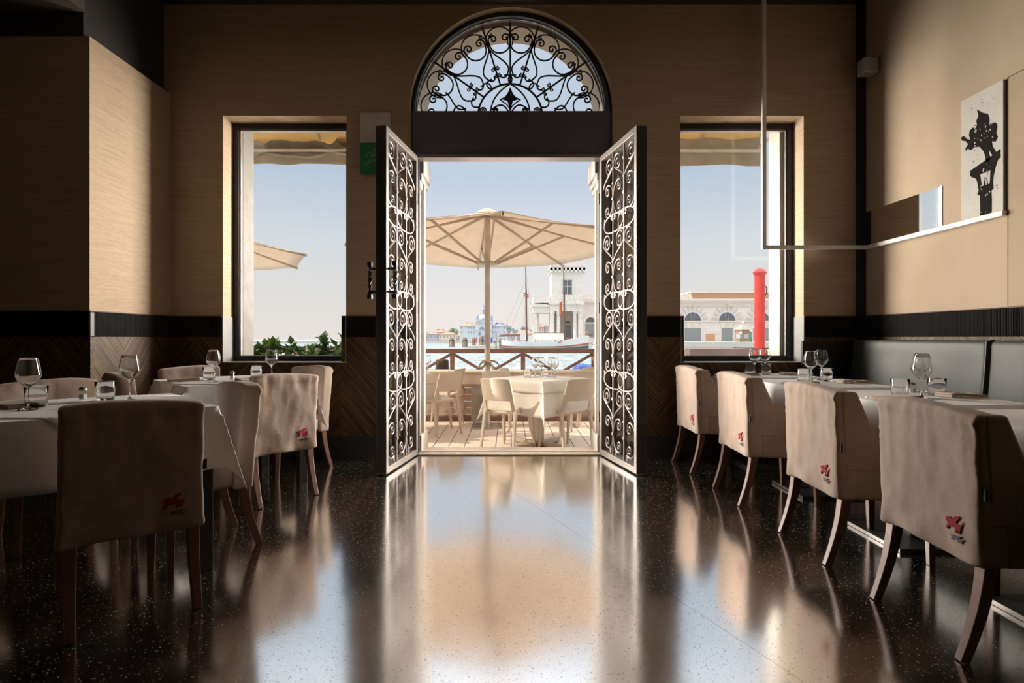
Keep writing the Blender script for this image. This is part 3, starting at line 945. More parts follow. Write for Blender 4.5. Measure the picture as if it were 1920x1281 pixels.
# door leaves ------------------------------------------------------------
def leaf(n, hinge, free, s, where):
    """s=+1: thickness goes to local +v; local u runs from hinge to free edge"""
    L = (Vector(free) - Vector(hinge)).length
    ang = math.atan2(free[1] - hinge[1], free[0] - hinge[0])
    d = thing('door_%d' % n, 'open glazed door leaf with wrought iron scroll grille, ' + where, 'door', (hinge[0], hinge[1], 0), ang, kind='structure')
    z0, z1, t, th = 0.012, 2.735, 0.046, 0.088
    V = lambda a, c: (min(s * a, s * c), max(s * a, s * c))
    m = MB()
    m.box(0, t, *V(0, th), z0, z1).box(L - t, L, *V(0, th), z0, z1)
    m.box(t, L - t, *V(0, th), z0, z0 + 0.05).box(t, L - t, *V(0, th), z1 - 0.05, z1)
    m.build('door_frame', 'door_paint', d, bevel=0.003)
    MB().box(L, L + 0.004, *V(0.006, th - 0.006), z0 + 0.01, z1 - 0.005).build('edge_shade', 'black_base', d)  # black sheet puts the unlit dark of the leaf edge into colour
    MB().box(t, L - t, *V(0.074, 0.079), z0 + 0.05, z1 - 0.05).build('pane', 'pane', d)
    m = MB()
    a0, a1 = t, L - t
    w = (a1 - a0) / 3
    gv = s * 0.020
    u1, u2 = a0 + w, a0 + 2 * w
    for u in (u1, u2):
        MB().bar((u, gv, z0 + 0.05), (u, gv, z1 - 0.05), 0.013, 0.013, (1, 0, 0)).build('bar', 'iron', d)
    g = MB()
    def put(pts, u0, zc, fl=1):
        g.tube([(u0 + fl * x, gv, zc + z) for x, z in pts], 0.0074, 6, flat=1.25)
    RING = c_scroll(w * 0.90, 0.285, 0.054, 1.45, w * 0.50)
    def small(u, z, r, dr):
        nn = 16
        g.tube([(u + dr * r * (1 - 0.8 * i / nn) * math.cos(2.6 * PI * i / nn), gv, z + r * (1 - 0.8 * i / nn) * math.sin(2.6 * PI * i / nn)) for i in range(nn + 1)], 0.0062, 5)
    ties = [0.245, 0.925, 1.605, 2.285]
    for k, zt in enumerate(ties):
        # three rings at tie height
        put(RING, u1 - 0.008, zt, -1)
        put(RING, u1 + 0.008, zt, 1)
        put(RING, u2 + w * 0.96, zt, -1)
        for u in (u1, u2):
            g.box(u - 0.016, u + 0.016, gv - 0.013, gv + 0.013, zt - 0.010, zt + 0.010)
            g.box(u - 0.013, u + 0.013, gv - 0.012, gv + 0.012, zt + 0.128, zt + 0.140)
        # small curls under each ring
        zl = zt - 0.168
        if k > 0:
            for u, dr in ((u1 - 0.028, -1), (u1 + 0.028, 1), (u2 - 0.028, -1), (u2 + 0.028, 1), (a0 + 0.03, 1), (a1 - 0.03, -1)):
                small(u, zl, 0.024, dr)
            # closing bows under the curls
            for u, dr in ((u1, -1), (u1, 1), (u2, 1), (u2, -1)):
                g.tube([(u + dr * (0.012 + w * 0.86 * math.sin(PI * i / 12) ** 0.8 * (0.55 if dr == -1 and u == u2 else 1)), gv, zt - 0.135 - 0.155 * (1 - math.cos(PI * i / 12)) / 2) for i in range(13)], 0.0070, 6)
        # tall legs rising to the next curl
        top = (ties[k + 1] - 0.285) if k < 3 else 2.665
        base = zt + 0.13
        ub, uo = (u1, u2) if k % 2 == 0 else (u2, u1)
        LEG = leg_scroll(w * 0.92, top - base, 0.088)
        put(LEG, ub + 0.008, base, 1)
        put(LEG, ub - 0.008, base, -1)
        g.box(ub - 0.016, ub + 0.016, gv - 0.013, gv + 0.013, top - 0.105, top - 0.083)
        if uo == u2:
            put(LEG, a1 - 0.008, base, -1)
        else:
            put(LEG, a0 + 0.008, base, 1)
    for u, dr in ((u1, -1), (u1, 1), (u2, 1)):
        small(u + dr * 0.055, 0.088, 0.026, dr)
    g.build('grille', 'iron', d, smooth=50, weld=False)
    # twisted pull handles on both faces, near the free edge
    if n == 1:
        for side, v0, dv in (('a', 0.0, -1), ('b', th, 1)):
            hm = MB()
            uh, vh = L - 0.035, s * (v0 + dv * 0.060)
            z_a, z_b = 1.40, 1.66
            for k2 in range(2):
                hm.tube([(uh + 0.009 * math.cos(k2 * PI + 5 * PI * i / 30), vh + 0.009 * math.sin(k2 * PI + 5 * PI * i / 30), z_a + (z_b - z_a) * i / 30) for i in range(31)], 0.0085, 6)
            for z in (z_a, z_b):
                hm.box(uh - 0.017, uh + 0.017, vh - 0.017, vh + 0.017, z - 0.016, z + 0.016)
            for z in (z_a + 0.04, z_b - 0.04):
                hm.tube([(uh, vh, z), (uh, s * v0, z)], 0.010, 8)
            hm.build('handle', 'black_iron', d, smooth=40)
    MB().box(L + 0.0035, L + 0.0055, *V(0.034, 0.056), 1.05, 1.42).build('lock_plate', 'dark_metal', d)
    hm = MB()
    for z in (0.35, 1.35, 2.35):
        hm.tube([(-0.004, s * 0.0, z - 0.05), (-0.004, s * 0.0, z + 0.05)], 0.010, 8)
    hm.build('hinge', 'dark_metal', d, smooth=40)
    return d
leaf(1, (-0.836, 5.275), (-0.958, 4.486), -1, 'left of the doorway, with twisted handles')
leaf(2, (0.828, 5.275), (0.990, 4.486), 1, 'right of the doorway')

# ------------------------------------------------------------------ things fixed to the walls
t = thing('exit_sign', 'white and green exit sign box on the wall beside the left door leaf', 'sign', (-1.205, WY, 0))
MB().box(-0.135, 0.135, -0.045, 0, 2.828, 3.10).build('sign_board', 'sign_white', t, bevel=0.003)
MB().box(-0.135, 0.135, -0.045, 0, 2.555, 2.826).build('sign_panel', 'sign_green', t, bevel=0.003)
fig = MB()
fy = lambda a, c, d: (a, d, c)
k = 0.9
fig.prism([(0.01 + 0.017 * math.cos(2 * PI * i / 12), 2.765 + 0.017 * math.sin(2 * PI * i / 12)) for i in range(12)], fy, -0.047, -0.045)
def stroke(pts, w):
    for (xa, za), (xb, zb) in zip(pts[:-1], pts[1:]):
        fig.bar((xa, -0.046, za), (xb, -0.046, zb), 0.002, w, (0, 0, 1) if abs(xb - xa) > abs(zb - za) else (1, 0, 0))
stroke([(0.0, 2.742), (-0.03, 2.69)], 0.034)
stroke([(0.0, 2.735), (0.045, 2.715), (0.06, 2.74)], 0.013)
stroke([(-0.01, 2.735), (-0.06, 2.735), (-0.075, 2.70)], 0.013)
stroke([(-0.03, 2.69), (0.02, 2.66), (0.01, 2.61)], 0.016)
stroke([(-0.03, 2.69), (-0.055, 2.645), (-0.10, 2.64)], 0.016)
fig.build('pictogram', 'sign_pale', t)

t = thing('wall_speaker', 'small grey square speaker high in the right corner', 'speaker', (3.12, 5.0, 3.36))
MB().box(-0.005, 0.07, -0.02, 0.02, 0.045, 0.085).build('bracket', 'dark_metal', t)
MB().box(-0.075, 0.055, -0.06, 0.05, 0.0, 0.13).build('speaker_box', 'speaker_grey', t, bevel=0.006)
MB().box(-0.068, 0.048, -0.063, -0.059, 0.007, 0.123).build('speaker_grille', 'speaker_grey', t)

t = thing('suspended_rail', 'slim white rail hanging in front of the right window and turning into a wall ledge', 'rail', (3.14, 5.085, 1.875))
MB().box(-0.911, -0.877, -0.017, 0.017, -0.017, CZ - 1.875).build('upright', 'white_rail', t, bevel=0.002)
MB().box(-0.877, 0.05, -0.017, 0.017, -0.017, 0.017).build('crossbar', 'white_rail', t, bevel=0.002)
MB().box(0.005, 0.05, -1.41, -0.017, -0.017, 0.017).build('ledge', 'white_rail', t, bevel=0.002)

t = thing('wall_mirror', 'low strip mirror on the right wall above the white ledge', 'mirror', (WX, 4.70, 1.892))
MB().box(-0.006, 0.0, -0.46, 0.45, 0.0, 0.305).build('mirror_glass', 'mirror', t)

t = thing('lion_print', 'grey print of a black winged lion on a column, standing on the white ledge', 'picture', (3.165, 3.86, 1.892))
MB().box(-0.004, 0.024, -0.172, 0.172, 0.0, 0.84).build('board', 'art_ground', t)
ink = MB()
def art(a, c, d):
    """a: towards the viewer's right (world -y), c: up"""
    return (-0.006 - d, -a, c)
def wob(pts, amp, fr=30):
    out = []
    m = len(pts)
    for i in range(m):
        (xa, za), (xb, zb) = pts[i], pts[(i + 1) % m]
        for q in range(3):
            f_ = q / 3
            x, z = xa + (xb - xa) * f_, za + (zb - za) * f_
            e = noise.noise(Vector((x * fr, z * fr, 2.0))) * amp
            out.append((x + e, z + noise.noise(Vector((x * fr, z * fr, 7.0))) * amp))
    return out
lion = [(-0.03, 0.725), (0.01, 0.69), (0.055, 0.665), (0.068, 0.62), (0.062, 0.585), (0.085, 0.595), (0.115, 0.585), (0.128, 0.555), (0.120, 0.515), (0.132, 0.485), (0.115, 0.462), (0.098, 0.475), (0.085, 0.468),
        (0.092, 0.435), (0.112, 0.405), (0.118, 0.385), (0.090, 0.385), (0.068, 0.420), (0.058, 0.435), (0.066, 0.395), (0.078, 0.360), (0.060, 0.345), (0.038, 0.355), (0.040, 0.385), (0.020, 0.435), (-0.010, 0.470), (-0.050, 0.480),
        (-0.082, 0.470), (-0.112, 0.492), (-0.125, 0.480), (-0.128, 0.500), (-0.105, 0.520), (-0.128, 0.548), (-0.158, 0.560), (-0.168, 0.585), (-0.150, 0.592), (-0.135, 0.575), (-0.115, 0.555), (-0.085, 0.545),
        (-0.100, 0.580), (-0.090, 0.610), (-0.065, 0.620), (-0.048, 0.600), (-0.052, 0.575), (-0.040, 0.565), (-0.030, 0.590), (-0.045, 0.605), (-0.030, 0.625), (-0.035, 0.655), (-0.018, 0.680)]
ink.prism(wob(lion, 0.003), art, 0.0, 0.0015)
cap = [(-0.085, 0.33), (0.155, 0.40), (0.155, 0.345), (0.13, 0.335), (0.10, 0.25), (0.09, 0.20), (0.10, 0.165), (0.085, 0.15), (0.085, 0.005), (-0.005, 0.005), (-0.005, 0.14), (-0.03, 0.155), (-0.015, 0.18), (-0.035, 0.26), (-0.085, 0.295)]
ink.prism(wob(cap, 0.006), art, 0.0, 0.0015)
rr = random.Random(5)
for i in range(120):
    a, c, s = rr.gauss(0.0, 0.10), rr.uniform(0.08, 0.80), rr.choice((0.001, 0.0015, 0.002, 0.003))
    if abs(a) < 0.165:
        ink.prism([(a + s * math.cos(2 * PI * q / 7), c + s * rr.uniform(0.8, 1.3) * math.sin(2 * PI * q / 7)) for q in range(7)], art, 0.0, 0.0012)
dots = ink
ink.cur = 1
for i in range(46):
    if i < 24:
        a, c = rr.uniform(-0.07, 0.10), rr.uniform(0.48, 0.62)
    else:
        a, c = rr.uniform(0.0, 0.08), rr.uniform(0.02, 0.36)
    s = rr.choice((0.002, 0.003, 0.005))
    dots.prism([(a + s * math.cos(2 * PI * q / 7), c + s * 1.2 * math.sin(2 * PI * q / 7)) for q in range(7)], art, 0.0, 0.0022)
for a in (0.012, 0.040, 0.062):
    dots.prism([(a, 0.20), (a + 0.012, 0.20), (a + 0.018, 0.285), (a - 0.012, 0.28)], art, 0.0, 0.0022)
ink.build('ink_figure', ['art_ink', 'art_ground'], t, weld=False)

d = thing('door_3', 'flush beige service door in the right wall beside the lion print', 'door', (WX, 3.18, 0), kind='structure')
MB().box(-0.012, 0.0, -0.49, 0.49, RZ1 + 0.01, 2.735).build('door_panel', 'linen_wall', d)
mb = MB()
mb.box(-0.013, 0.0, 0.49, 0.494, RZ1 + 0.01, 2.739).box(-0.013, 0.0, -0.494, 0.494, 2.735, 2.739)
mb.build('door_gap', 'black_base', d)

# ------------------------------------------------------------------ slip-covered chairs
def pleats(x, z, hw, ztop):
    """small gathered folds under the top edge and at the corners"""
    d = ztop - z
    e = math.exp(-d / 0.11) * 0.0034 * math.sin(x * 85 + 2.0 * math.sin(x * 31)) * (1 if d > 0.03 else 0.3) - 0.006 * math.exp(-((d - 0.035) / 0.012) ** 2)
    c = math.exp(-((hw - abs(x)) / 0.06)) * math.exp(-d / 0.20) * 0.004 * math.sin(z * 105 + 3 * math.sin(z * 37) + x * 40)
    return e + c

def chair_parts(root, hw, arms, ztop=0.84):
    zh = 0.315
    seed = 3.0 if arms else 9.0
    lean = 0.045 if not arms else 0.02
    def fb(x, y, z):
        q = (z - zh) / (ztop - zh)
        nz = noise.noise(Vector((x * 7 + seed, y * 7, z * 6))) * 0.006 + noise.noise(Vector((x * 24, y * 19, z * 11 + seed))) * 0.0035
        y2 = y - lean * q + nz
        if y < -0.215:
            y2 += pleats(x, z, hw, ztop)
        # hem flares a little and waves
        fl = max(0.0, 1 - (z - zh) / 0.10)
        x2 = x * (1 + 0.035 * fl + 0.012 * (1 - q)) + 0.004 * noise.noise(Vector((3.3, y * 12, z * 14 + seed)))
        y2 -= 0.010 * fl * math.sin(x * 24 + seed)
        z2 = z + 0.006 * math.sin(x * 9 + seed) * q * q - 0.012 * (abs(x) / hw) ** 3 * q
        if z < zh + 0.02:
            z2 += 0.006 * math.sin(x * 17 + seed)
        return (x2, y2, z2)
    MB().rbox(-hw, hw, -0.255, -0.165, zh, ztop, 0.017, 0.018, fb).build('backrest', 'slipcover', root, smooth=60)
    back = [o for o in root.children if o.name.startswith('backrest')][0]
    if arms:
        # sloping wing from the back down to the arm
        for s in (-1, 1):
            def fa(x, y, z, s=s):
                q = (y + 0.16) / 0.42
                nz = noise.noise(Vector((x * 8, y * 8, z * 8 + s))) * 0.006
                return (x + nz + s * 0.006 * max(0, 1 - (z - zh) / 0.1), y, z - 0.012 * max(0, q))
            a, c = sorted((s * (hw - 0.062), s * (hw - 0.002)))
            MB().rbox(a, c, -0.18, 0.25, zh, 0.655, 0.020, 0.035, fa).build('armrest', 'slipcover', root, smooth=60)
            w = MB()
            prof = [(-0.225, 0.45), (-0.07, 0.45), (-0.085, 0.655), (-0.150, ztop - 0.016), (-0.225, ztop - 0.016)]
            w.prism(prof, lambda y, z, d: (d, y - lean * (z - zh) / (ztop - zh), z), *sorted((s * (hw - 0.045), s * (hw + 0.004))))
            w.build('wing', 'slipcover', root, smooth=30, bevel=0.012, seg=3)
    def fs(x, y, z):
        nz = noise.noise(Vector((x * 6, y * 6, z * 6 + seed))) * 0.007
        fl = max(0.0, 1 - (z - zh) / 0.10)
        crown = 0.012 * (1 - (x / hw) ** 2) if z > 0.44 else 0
        return (x * (1 + 0.03 * fl), y + 0.008 * fl * math.sin(x * 20), z + nz + crown + (0.006 * math.sin(y * 21 + x * 9) if z < zh + 0.02 else 0))
    sw = hw - (0.058 if arms else 0.006)
    MB().rbox(-sw, sw, -0.17, 0.235 if not arms else 0.265, zh, 0.465, 0.030, 0.035, fs).build('seat', 'slipcover', root, smooth=60)
    for s in (-1, 1):
        xl = s * (hw - 0.030)
        path, rads = [], []
        for i in range(9):
            q = i / 8
            path.append((xl + s * 0.0, -0.212 - 0.085 * q ** 1.7, 0.36 * (1 - q)))
            rads.append(0.033 - 0.011 * q)
        MB().tube(path, rads, 4, True, 1.0, (1, 0, 0)).build('leg', 'leg_wood', root, bevel=0.003)
        m = MB()
        m.tube([(xl, 0.19, 0.36), (xl, 0.195, 0.0)], [0.030, 0.019], 4, True, 1.0, (1, 0, 0))
        m.build('leg', 'leg_wood', root, bevel=0.003)
    # embroidered emblem low on the back, its grey shadow, and a small black tag at the side seam
    def face(x, z):
        return fb(x, -0.255, z)[1] - 0.0012
    ex, ez, ew = hw - 0.105, 0.405, 0.078
    for nm, mat, ox, oz, ww, hh in (('emblem', 'red_thread', ex, ez, ew, 0.062), ('emblem_shadow', 'grey_thread', ex + 0.014, ez - 0.028, ew * 0.8, 0.024)):
        m = MB()
        m.prism(LION, lambda a, c, d: (ox + (a - 0.5) * ww, face(ox + (a - 0.5) * ww, oz + c * hh) - 0.0004 - d, oz + c * hh), 0.0, 0.0022)
        m.build(nm, mat, back)
    p = fb(hw, -0.235, 0.56)
    MB().box(p[0] - 0.004, p[0] + 0.014, p[1] - 0.010, p[1] - 0.002, 0.545, 0.585).build('side_tag', 'tag_black', back)
    return root

def side_chair(label, loc, rz, src=None):
    if src is None:
        c = chair_parts(thing('dining_chair', label, 'chair', loc, rz, 'slipcovered chairs at the left tables'), 0.232, False)
        return c
    return dup(src, loc, rz, label)

def rz_of(dx, dy):
    """turn so that local +y looks along (dx, dy)"""
    return math.atan2(-dx, dy)

TA = Vector((-1.955, 2.70)); TB = Vector((-2.09, 4.34))
def seat_at(center, ang, dist, rot=0.0):
    """chair whose back centre sits at 'dist' from the table centre in direction ang; looking at the table"""
    d = Vector((math.cos(R(ang)), math.sin(R(ang))))
    a = R(ang + rot)
    f = Vector((-math.cos(a), -math.sin(a)))
    bk = center + d * dist
    o = bk + f * 0.25
    return (o.x, o.y, 0), rz_of(f.x, f.y)

l, r_ = seat_at(TA, -43.5, 0.73, -5)
chairA = side_chair('nearest beige slipcovered chair at the left, its wide back towards us', l, r_)
l, r_ = seat_at(TA, 42, 0.645); side_chair('beige slipcovered chair half hidden between the two left tables', l, r_, chairA)
l, r_ = seat_at(TA, 140, 0.86); side_chair('beige slipcovered chair behind the near left table, against the dark pier', l, r_, chairA)
l, r_ = seat_at(TB, -41, 0.80, 4); side_chair('beige slipcovered chair with red emblem before the far left table', l, r_, chairA)
l, r_ = seat_at(TB, 54, 0.69); side_chair('beige slipcovered chair behind the far left table, nearest the door', l, r_, chairA)
l, r_ = seat_at(TB, 141, 0.74); side_chair('beige slipcovered chair behind the far left table, in the corner by the pier', l, r_, chairA)
l, r_ = seat_at(TB, 226, 0.72); side_chair('dark-looking beige slipcovered chair left of the far left table, seen sideways', l, r_, chairA)

RC = [(2.148, 1.55, 'nearest beige slipcovered armchair of the right row, cut by the picture edge'),
      (2.955, 1.545, 'second nearest beige slipcovered armchair of the right row'),
      (3.906, 1.515, 'third beige slipcovered armchair of the right row, second from the window wall'),
      (4.79, 1.475, 'farthest beige slipcovered armchair of the right row, by the window wall')]
armA = None
for y, xf, lab in RC:
    loc = (xf + 0.255, y, 0)
    if armA is None:
        armA = chair_parts(thing('dining_armchair', lab, 'armchair', loc, -PI / 2, 'slipcovered armchairs along the right tables'), 0.258, True)
    else:
        dup(armA, loc, -PI / 2 + R(rnd.uniform(-2, 2)), lab)

# ------------------------------------------------------------------ tables and cloths
TZ = 0.76
def drape(a, c, hx, hy, z, seed, off=0.0, wave=0.006):
    """where a flat cloth point (a, c) ends up when the cloth hangs over a table of half size hx, hy"""
    ox, oy = max(abs(a) - hx, 0.0), max(abs(c) - hy, 0.0)
    sx, sy = (1 if a >= 0 else -1), (1 if c >= 0 else -1)
    if ox <= 0 and oy <= 0:
        n_ = noise.noise(Vector((a * 3 + seed, c * 3, 1.0))) * 0.0012
        return (a, c, z + off + n_)
    if oy <= 0:
        w = wave * (ox / 0.25) * math.sin(c * 17 + seed) + 0.06 * ox
        e = min(1.0, ox / 0.02)
        return (sx * (hx + off + 0.006 * e + w), c, z + off - ox + 0.006 * (1 - (1 - e) ** 2) * 0)
    if ox <= 0:
        w = wave * (oy / 0.25) * math.sin(a * 17 + seed) + 0.06 * oy
        e = min(1.0, oy / 0.02)
        return (a, sy * (hy + off + 0.006 * e + w), z + off - oy)
    rr = math.hypot(ox, oy)
    ph = math.atan2(oy, ox)
    k = 0.24 * math.sin(2 * ph) ** 1.5
    dd = rr * k
    dz = math.sqrt(max(rr * rr - dd * dd, 0))
    bx = sx * (hx + off + 0.006 + 0.06 * rr * math.cos(ph) + dd * 0.75)
    by = sy * (hy + off + 0.006 + 0.06 * rr * math.sin(ph) + dd * 0.75)
    return (bx, by, z + off - dz)

def cloth(name, label, loc, rz, hx, hy, ex, ey, mat='white_linen', diamond=None, seed=0.0, group=None, z=TZ, off=0.0, cat='tablecloth', n=44):
    def cuts(h, e, m):
        k1 = max(4, int(m * h / (h + e)))
        k2 = max(3, int(m * e / (h + e) / 2))
        pos = [-h - e + e * i / k2 for i in range(k2)] + [-h + 2 * h * i / k1 for i in range(k1)] + [h + e * i / k2 for i in range(k2 + 1)]
        return pos
    mb = MB()
    if diamond is None:
        A, C = cuts(hx, ex, n), cuts(hy, ey, n)
        vs = [drape(a, c, hx, hy, z, seed, off) for c in C for a in A]
        m = len(A)
        mb.add(vs, [(j * m + i, j * m + i + 1, (j + 1) * m + i + 1, (j + 1) * m + i) for j in range(len(C) - 1) for i in range(m - 1)])
    else:
        Lq = diamond / math.sqrt(2)
        mb.grid(lambda u, v: drape(((2 * u - 1) - (2 * v - 1)) * Lq / math.sqrt(2), ((2 * u - 1) + (2 * v - 1)) * Lq / math.sqrt(2), hx, hy, z, seed, off), n, n)
    o = mb.build(name, mat, None, smooth=70, solid=0.002, loc=loc)
    o.rotation_euler = (0, 0, rz)
    return tag(o, label, cat, group)

ZC = TZ - 0.001
def left_table(c, rz, lab):
    t = thing('dining_table', lab, 'table', (c.x, c.y, 0), rz, 'square tables on the left')
    MB().box(-0.418, 0.418, -0.418, 0.418, TZ - 0.045, TZ - 0.006).build('table_top', 'black_wood', t, bevel=0.004)
    for sx in (-1, 1):
        for sy in (-1, 1):
            MB().box(sx * 0.375 - 0.032, sx * 0.375 + 0.032, sy * 0.375 - 0.032, sy * 0.375 + 0.032, 0, TZ - 0.045).build('leg', 'black_wood', t, bevel=0.003)
    return t
for c, lab, w in ((TA, 'square dark table at the near left under white cloths', 'near left'), (TB, 'square dark table at the far left under white cloths', 'far left')):
    rz = R(43.5)
    left_table(c, rz, lab)
    cloth('tablecloth', 'white tablecloth hanging over the %s table' % w, (c.x, c.y, 0), rz, 0.425, 0.425, 0.285, 0.285, seed=c.x, group='white cloths on the left tables')
    cloth('table_topper', 'smaller white top cloth laid cornerwise on the %s table' % w, (c.x, c.y, 0), rz, 0.428, 0.428, 0, 0, diamond=0.64, seed=c.y + 4, off=0.004, cat='tablecloth', group='white top cloths on the left tables', wave=0.003) if False else \
        cloth('table_topper', 'smaller white top cloth laid cornerwise on the %s table' % w, (c.x, c.y, 0), rz, 0.428, 0.428, 0, 0, diamond=0.64, seed=c.y + 4, off=0.004, group='white top cloths on the left tables')

RT = [(4.865, 0.285, 'farthest right table, by the window wall'), (4.055, 0.39, 'third right table from us'), (3.10, 0.39, 'second right table from us'), (2.16, 0.39, 'nearest right table, cut by the picture edge')]
TX = 2.175
for y, hy, w in RT:
    t = thing('dining_table', 'pedestal table with square steel foot, ' + w, 'table', (TX, y, 0), 0, 'pedestal tables on the right')
    MB().box(-0.333, 0.333, -hy + 0.008, hy - 0.008, TZ - 0.035, TZ - 0.006).build('table_top', 'black_wood', t, bevel=0.004)
    MB().box(-0.04, 0.04, -0.04, 0.04, 0.02, TZ - 0.035).build('column', 'dark_metal', t, bevel=0.003)
    MB().box(-0.225, 0.225, -0.225, 0.225, 0, 0.022).build('base_plate', 'dark_steel', t, bevel=0.003)
    cloth('tablecloth', 'white tablecloth on the ' + w, (TX, y, 0), 0, 0.34, hy, 0.16, 0.30 if hy > 0.35 else 0.045, seed=y * 2, group='white cloths on the right tables')

# ------------------------------------------------------------------ bench along the right wall
bn = thing('banquette', 'long grey leather wall bench behind the right tables', 'bench', (2.9, 3.5, 0))
def bench_back(y0, y1):
    m = MB()
    def fn(x, y, z):
        q = (z - 0.47) / 0.59
        return (x - 0.055 * (1 - q) ** 1.4 + 0.004 * noise.noise(Vector((x * 5, y * 5, z * 5))), y, z)
    m.rbox(0.155, 0.265, y0, y1, 0.47, 1.06, 0.035, 0.06, fn)
    return m
for y0, y1 in ((0.185, 1.64), (-1.33, 0.170), (-2.6, -1.345)):
    bench_back(y0, y1).build('backrest', 'leather', bn, smooth=60)
    MB().rbox(-0.30, 0.13, y0, y1, 0.36, 0.47, 0.03, 0.08).build('seat', 'leather', bn, smooth=60)
for y in (0.178, -1.337):
    MB().tube([(0.150 - 0.055 * (1 - q / 10) ** 1.4, y, 0.47 + 0.058 * q) for q in range(11)] + [(0.20, y, 1.062)], 0.008, 6).build('piping', 'piping', bn, smooth=50)
MB().box(-0.27, 0.26, -2.6, 1.64, 0.0, 0.36).build('base', 'bench_wood', bn)
MB().box(-0.28, 0.268, 1.645, 1.68, 0.0, 1.05).build('end_panel', 'black_wood', bn, bevel=0.004)

# ------------------------------------------------------------------ tableware
WG = [(0, 0), (.036, 0), (.0365, .0015), (.030, .004), (.012, .008), (.0048, .016), (.0040, .04), (.0040, .085), (.0055, .095), (.014, .102), (.032, .120), (.0445, .138), (.0475, .148), (.0465, .160),
      (.0425, .185), (.0375, .208), (.0350, .222), (.0345, .2235), (.0340, .2225), (.0365, .207), (.0413, .185), (.0452, .160), (.0461, .148), (.0430, .139), (.031, .1220), (.013, .1045), (0, .099)]
TU = [(0, 0), (.036, 0), (.0385, .002), (.0425, .05), (.0455, .0925), (.0450, .0935), (.0440, .0925), (.0410, .05), (.0372, .016), (.034, .0135), (0, .0135)]
wine0 = tumb0 = shak0 = None
def wine_glass(p, label, group):
    global wine0
    if wine0 is None:
        wine0 = thing('wine_glass', label, 'wine glass', p, 0, group)
        MB().lathe(WG, 28).build('glass_body', 'clear_glass', wine0, smooth=60)
        return wine0
    return dup(wine0, p, rnd.uniform(0, 6), label, group)
def tumbler(p, label, group):
    global tumb0
    if tumb0 is None:
        tumb0 = thing('water_tumbler', label, 'tumbler', p, 0, group)
        MB().lathe(TU, 28).build('glass_body', 'clear_glass', tumb0, smooth=60)
        return tumb0
    return dup(tumb0, p, rnd.uniform(0, 6), label, group)
def shaker(p, label):
    global shak0
    if shak0 is None:
        shak0 = thing('salt_shaker', label, 'salt shaker', p, 0, 'salt shakers')
        MB().lathe([(0, 0), (.0185, 0), (.0195, .003), (.017, .030), (.0150, .048), (.0140, .048), (.0155, .030), (.0170, .006), (0, .005)], 8).build('jar', 'pane', shak0)
        MB().lathe([(0, .0058), (.0160, .0062), (.0146, .030), (0, .031)], 8).build('salt', 'salt_white', shak0)
        MB().lathe([(.0165, .047), (.0175, .050), (.0165, .060), (.010, .066), (0, .067)], 16).build('cap', 'brushed_steel', shak0, smooth=50)
        return shak0
    return dup(shak0, p, rnd.uniform(0, 6), label)

GZ_ = TZ + 0.0075           # on the left tables the glasses stand on the top cloth
GR = TZ + 0.0035
gl = 'wine glasses on the left tables'
wine_glass((-2.08, 2.49, GZ_), 'large stemmed wine glass on the near left table, left one', gl)
wine_glass((-1.885, 2.86, GZ_), 'large stemmed wine glass on the near left table, in front of the lit veneer', gl)
wine_glass((-2.09, 4.07, GZ_), 'stemmed wine glass on the far left table, left one', gl)
wine_glass((-1.80, 4.36, GZ_), 'stemmed wine glass on the far left table, under the window', gl)
gt = 'water tumblers on the left tables'
tumbler((-2.135, 2.60, GZ_), 'water tumbler behind the left wine glass on the near left table', gt)
tumbler((-2.02, 2.88, GZ_), 'water tumbler beside the salt shaker on the near left table', gt)
tumbler((-2.22, 4.26, GZ_), 'water tumbler behind the left wine glass on the far left table', gt)
tumbler((-1.955, 4.45, GZ_), 'water tumbler under the window on the far left table', gt)
shaker((-2.125, 2.87, GZ_), 'salt shaker on the near left table')
shaker((-2.03, 4.22, GZ_), 'salt shaker on the far left table')
gw = 'wine glasses on the right tables'
for p, lab in (((2.10, 4.93), 'stemmed wine glass on the farthest right table, left one'), ((2.255, 5.08), 'stemmed wine glass on the farthest right table, right one'),
               ((2.065, 3.945), 'stemmed wine glass on the third right table, front one'), ((2.33, 4.30), 'stemmed wine glass on the third right table, rear one'),
               ((2.14, 2.99), 'stemmed wine glass on the second right table, front one'), ((2.385, 3.33), 'stemmed wine glass on the second right table, rear one')):
    wine_glass((*p, GR), lab, gw)
gt = 'water tumblers on the right tables'
for p, lab in (((2.095, 5.02), 'water tumbler on the farthest right table, left one'), ((2.22, 4.98), 'water tumbler on the farthest right table, right one'),
               ((2.085, 4.08), 'water tumbler on the third right table, left one'), ((2.295, 4.17), 'water tumbler on the third right table, right one'),
               ((2.11, 3.11), 'water tumbler on the second right table, left one'), ((2.345, 3.16), 'water tumbler on the second right table, right one')):
    tumbler((*p, GR), lab, gt)
shaker((2.195, 4.20, GR), 'salt shaker between the glasses of the third right table')
shaker((2.27, 3.245, GR), 'salt shaker between the glasses of the second right table')

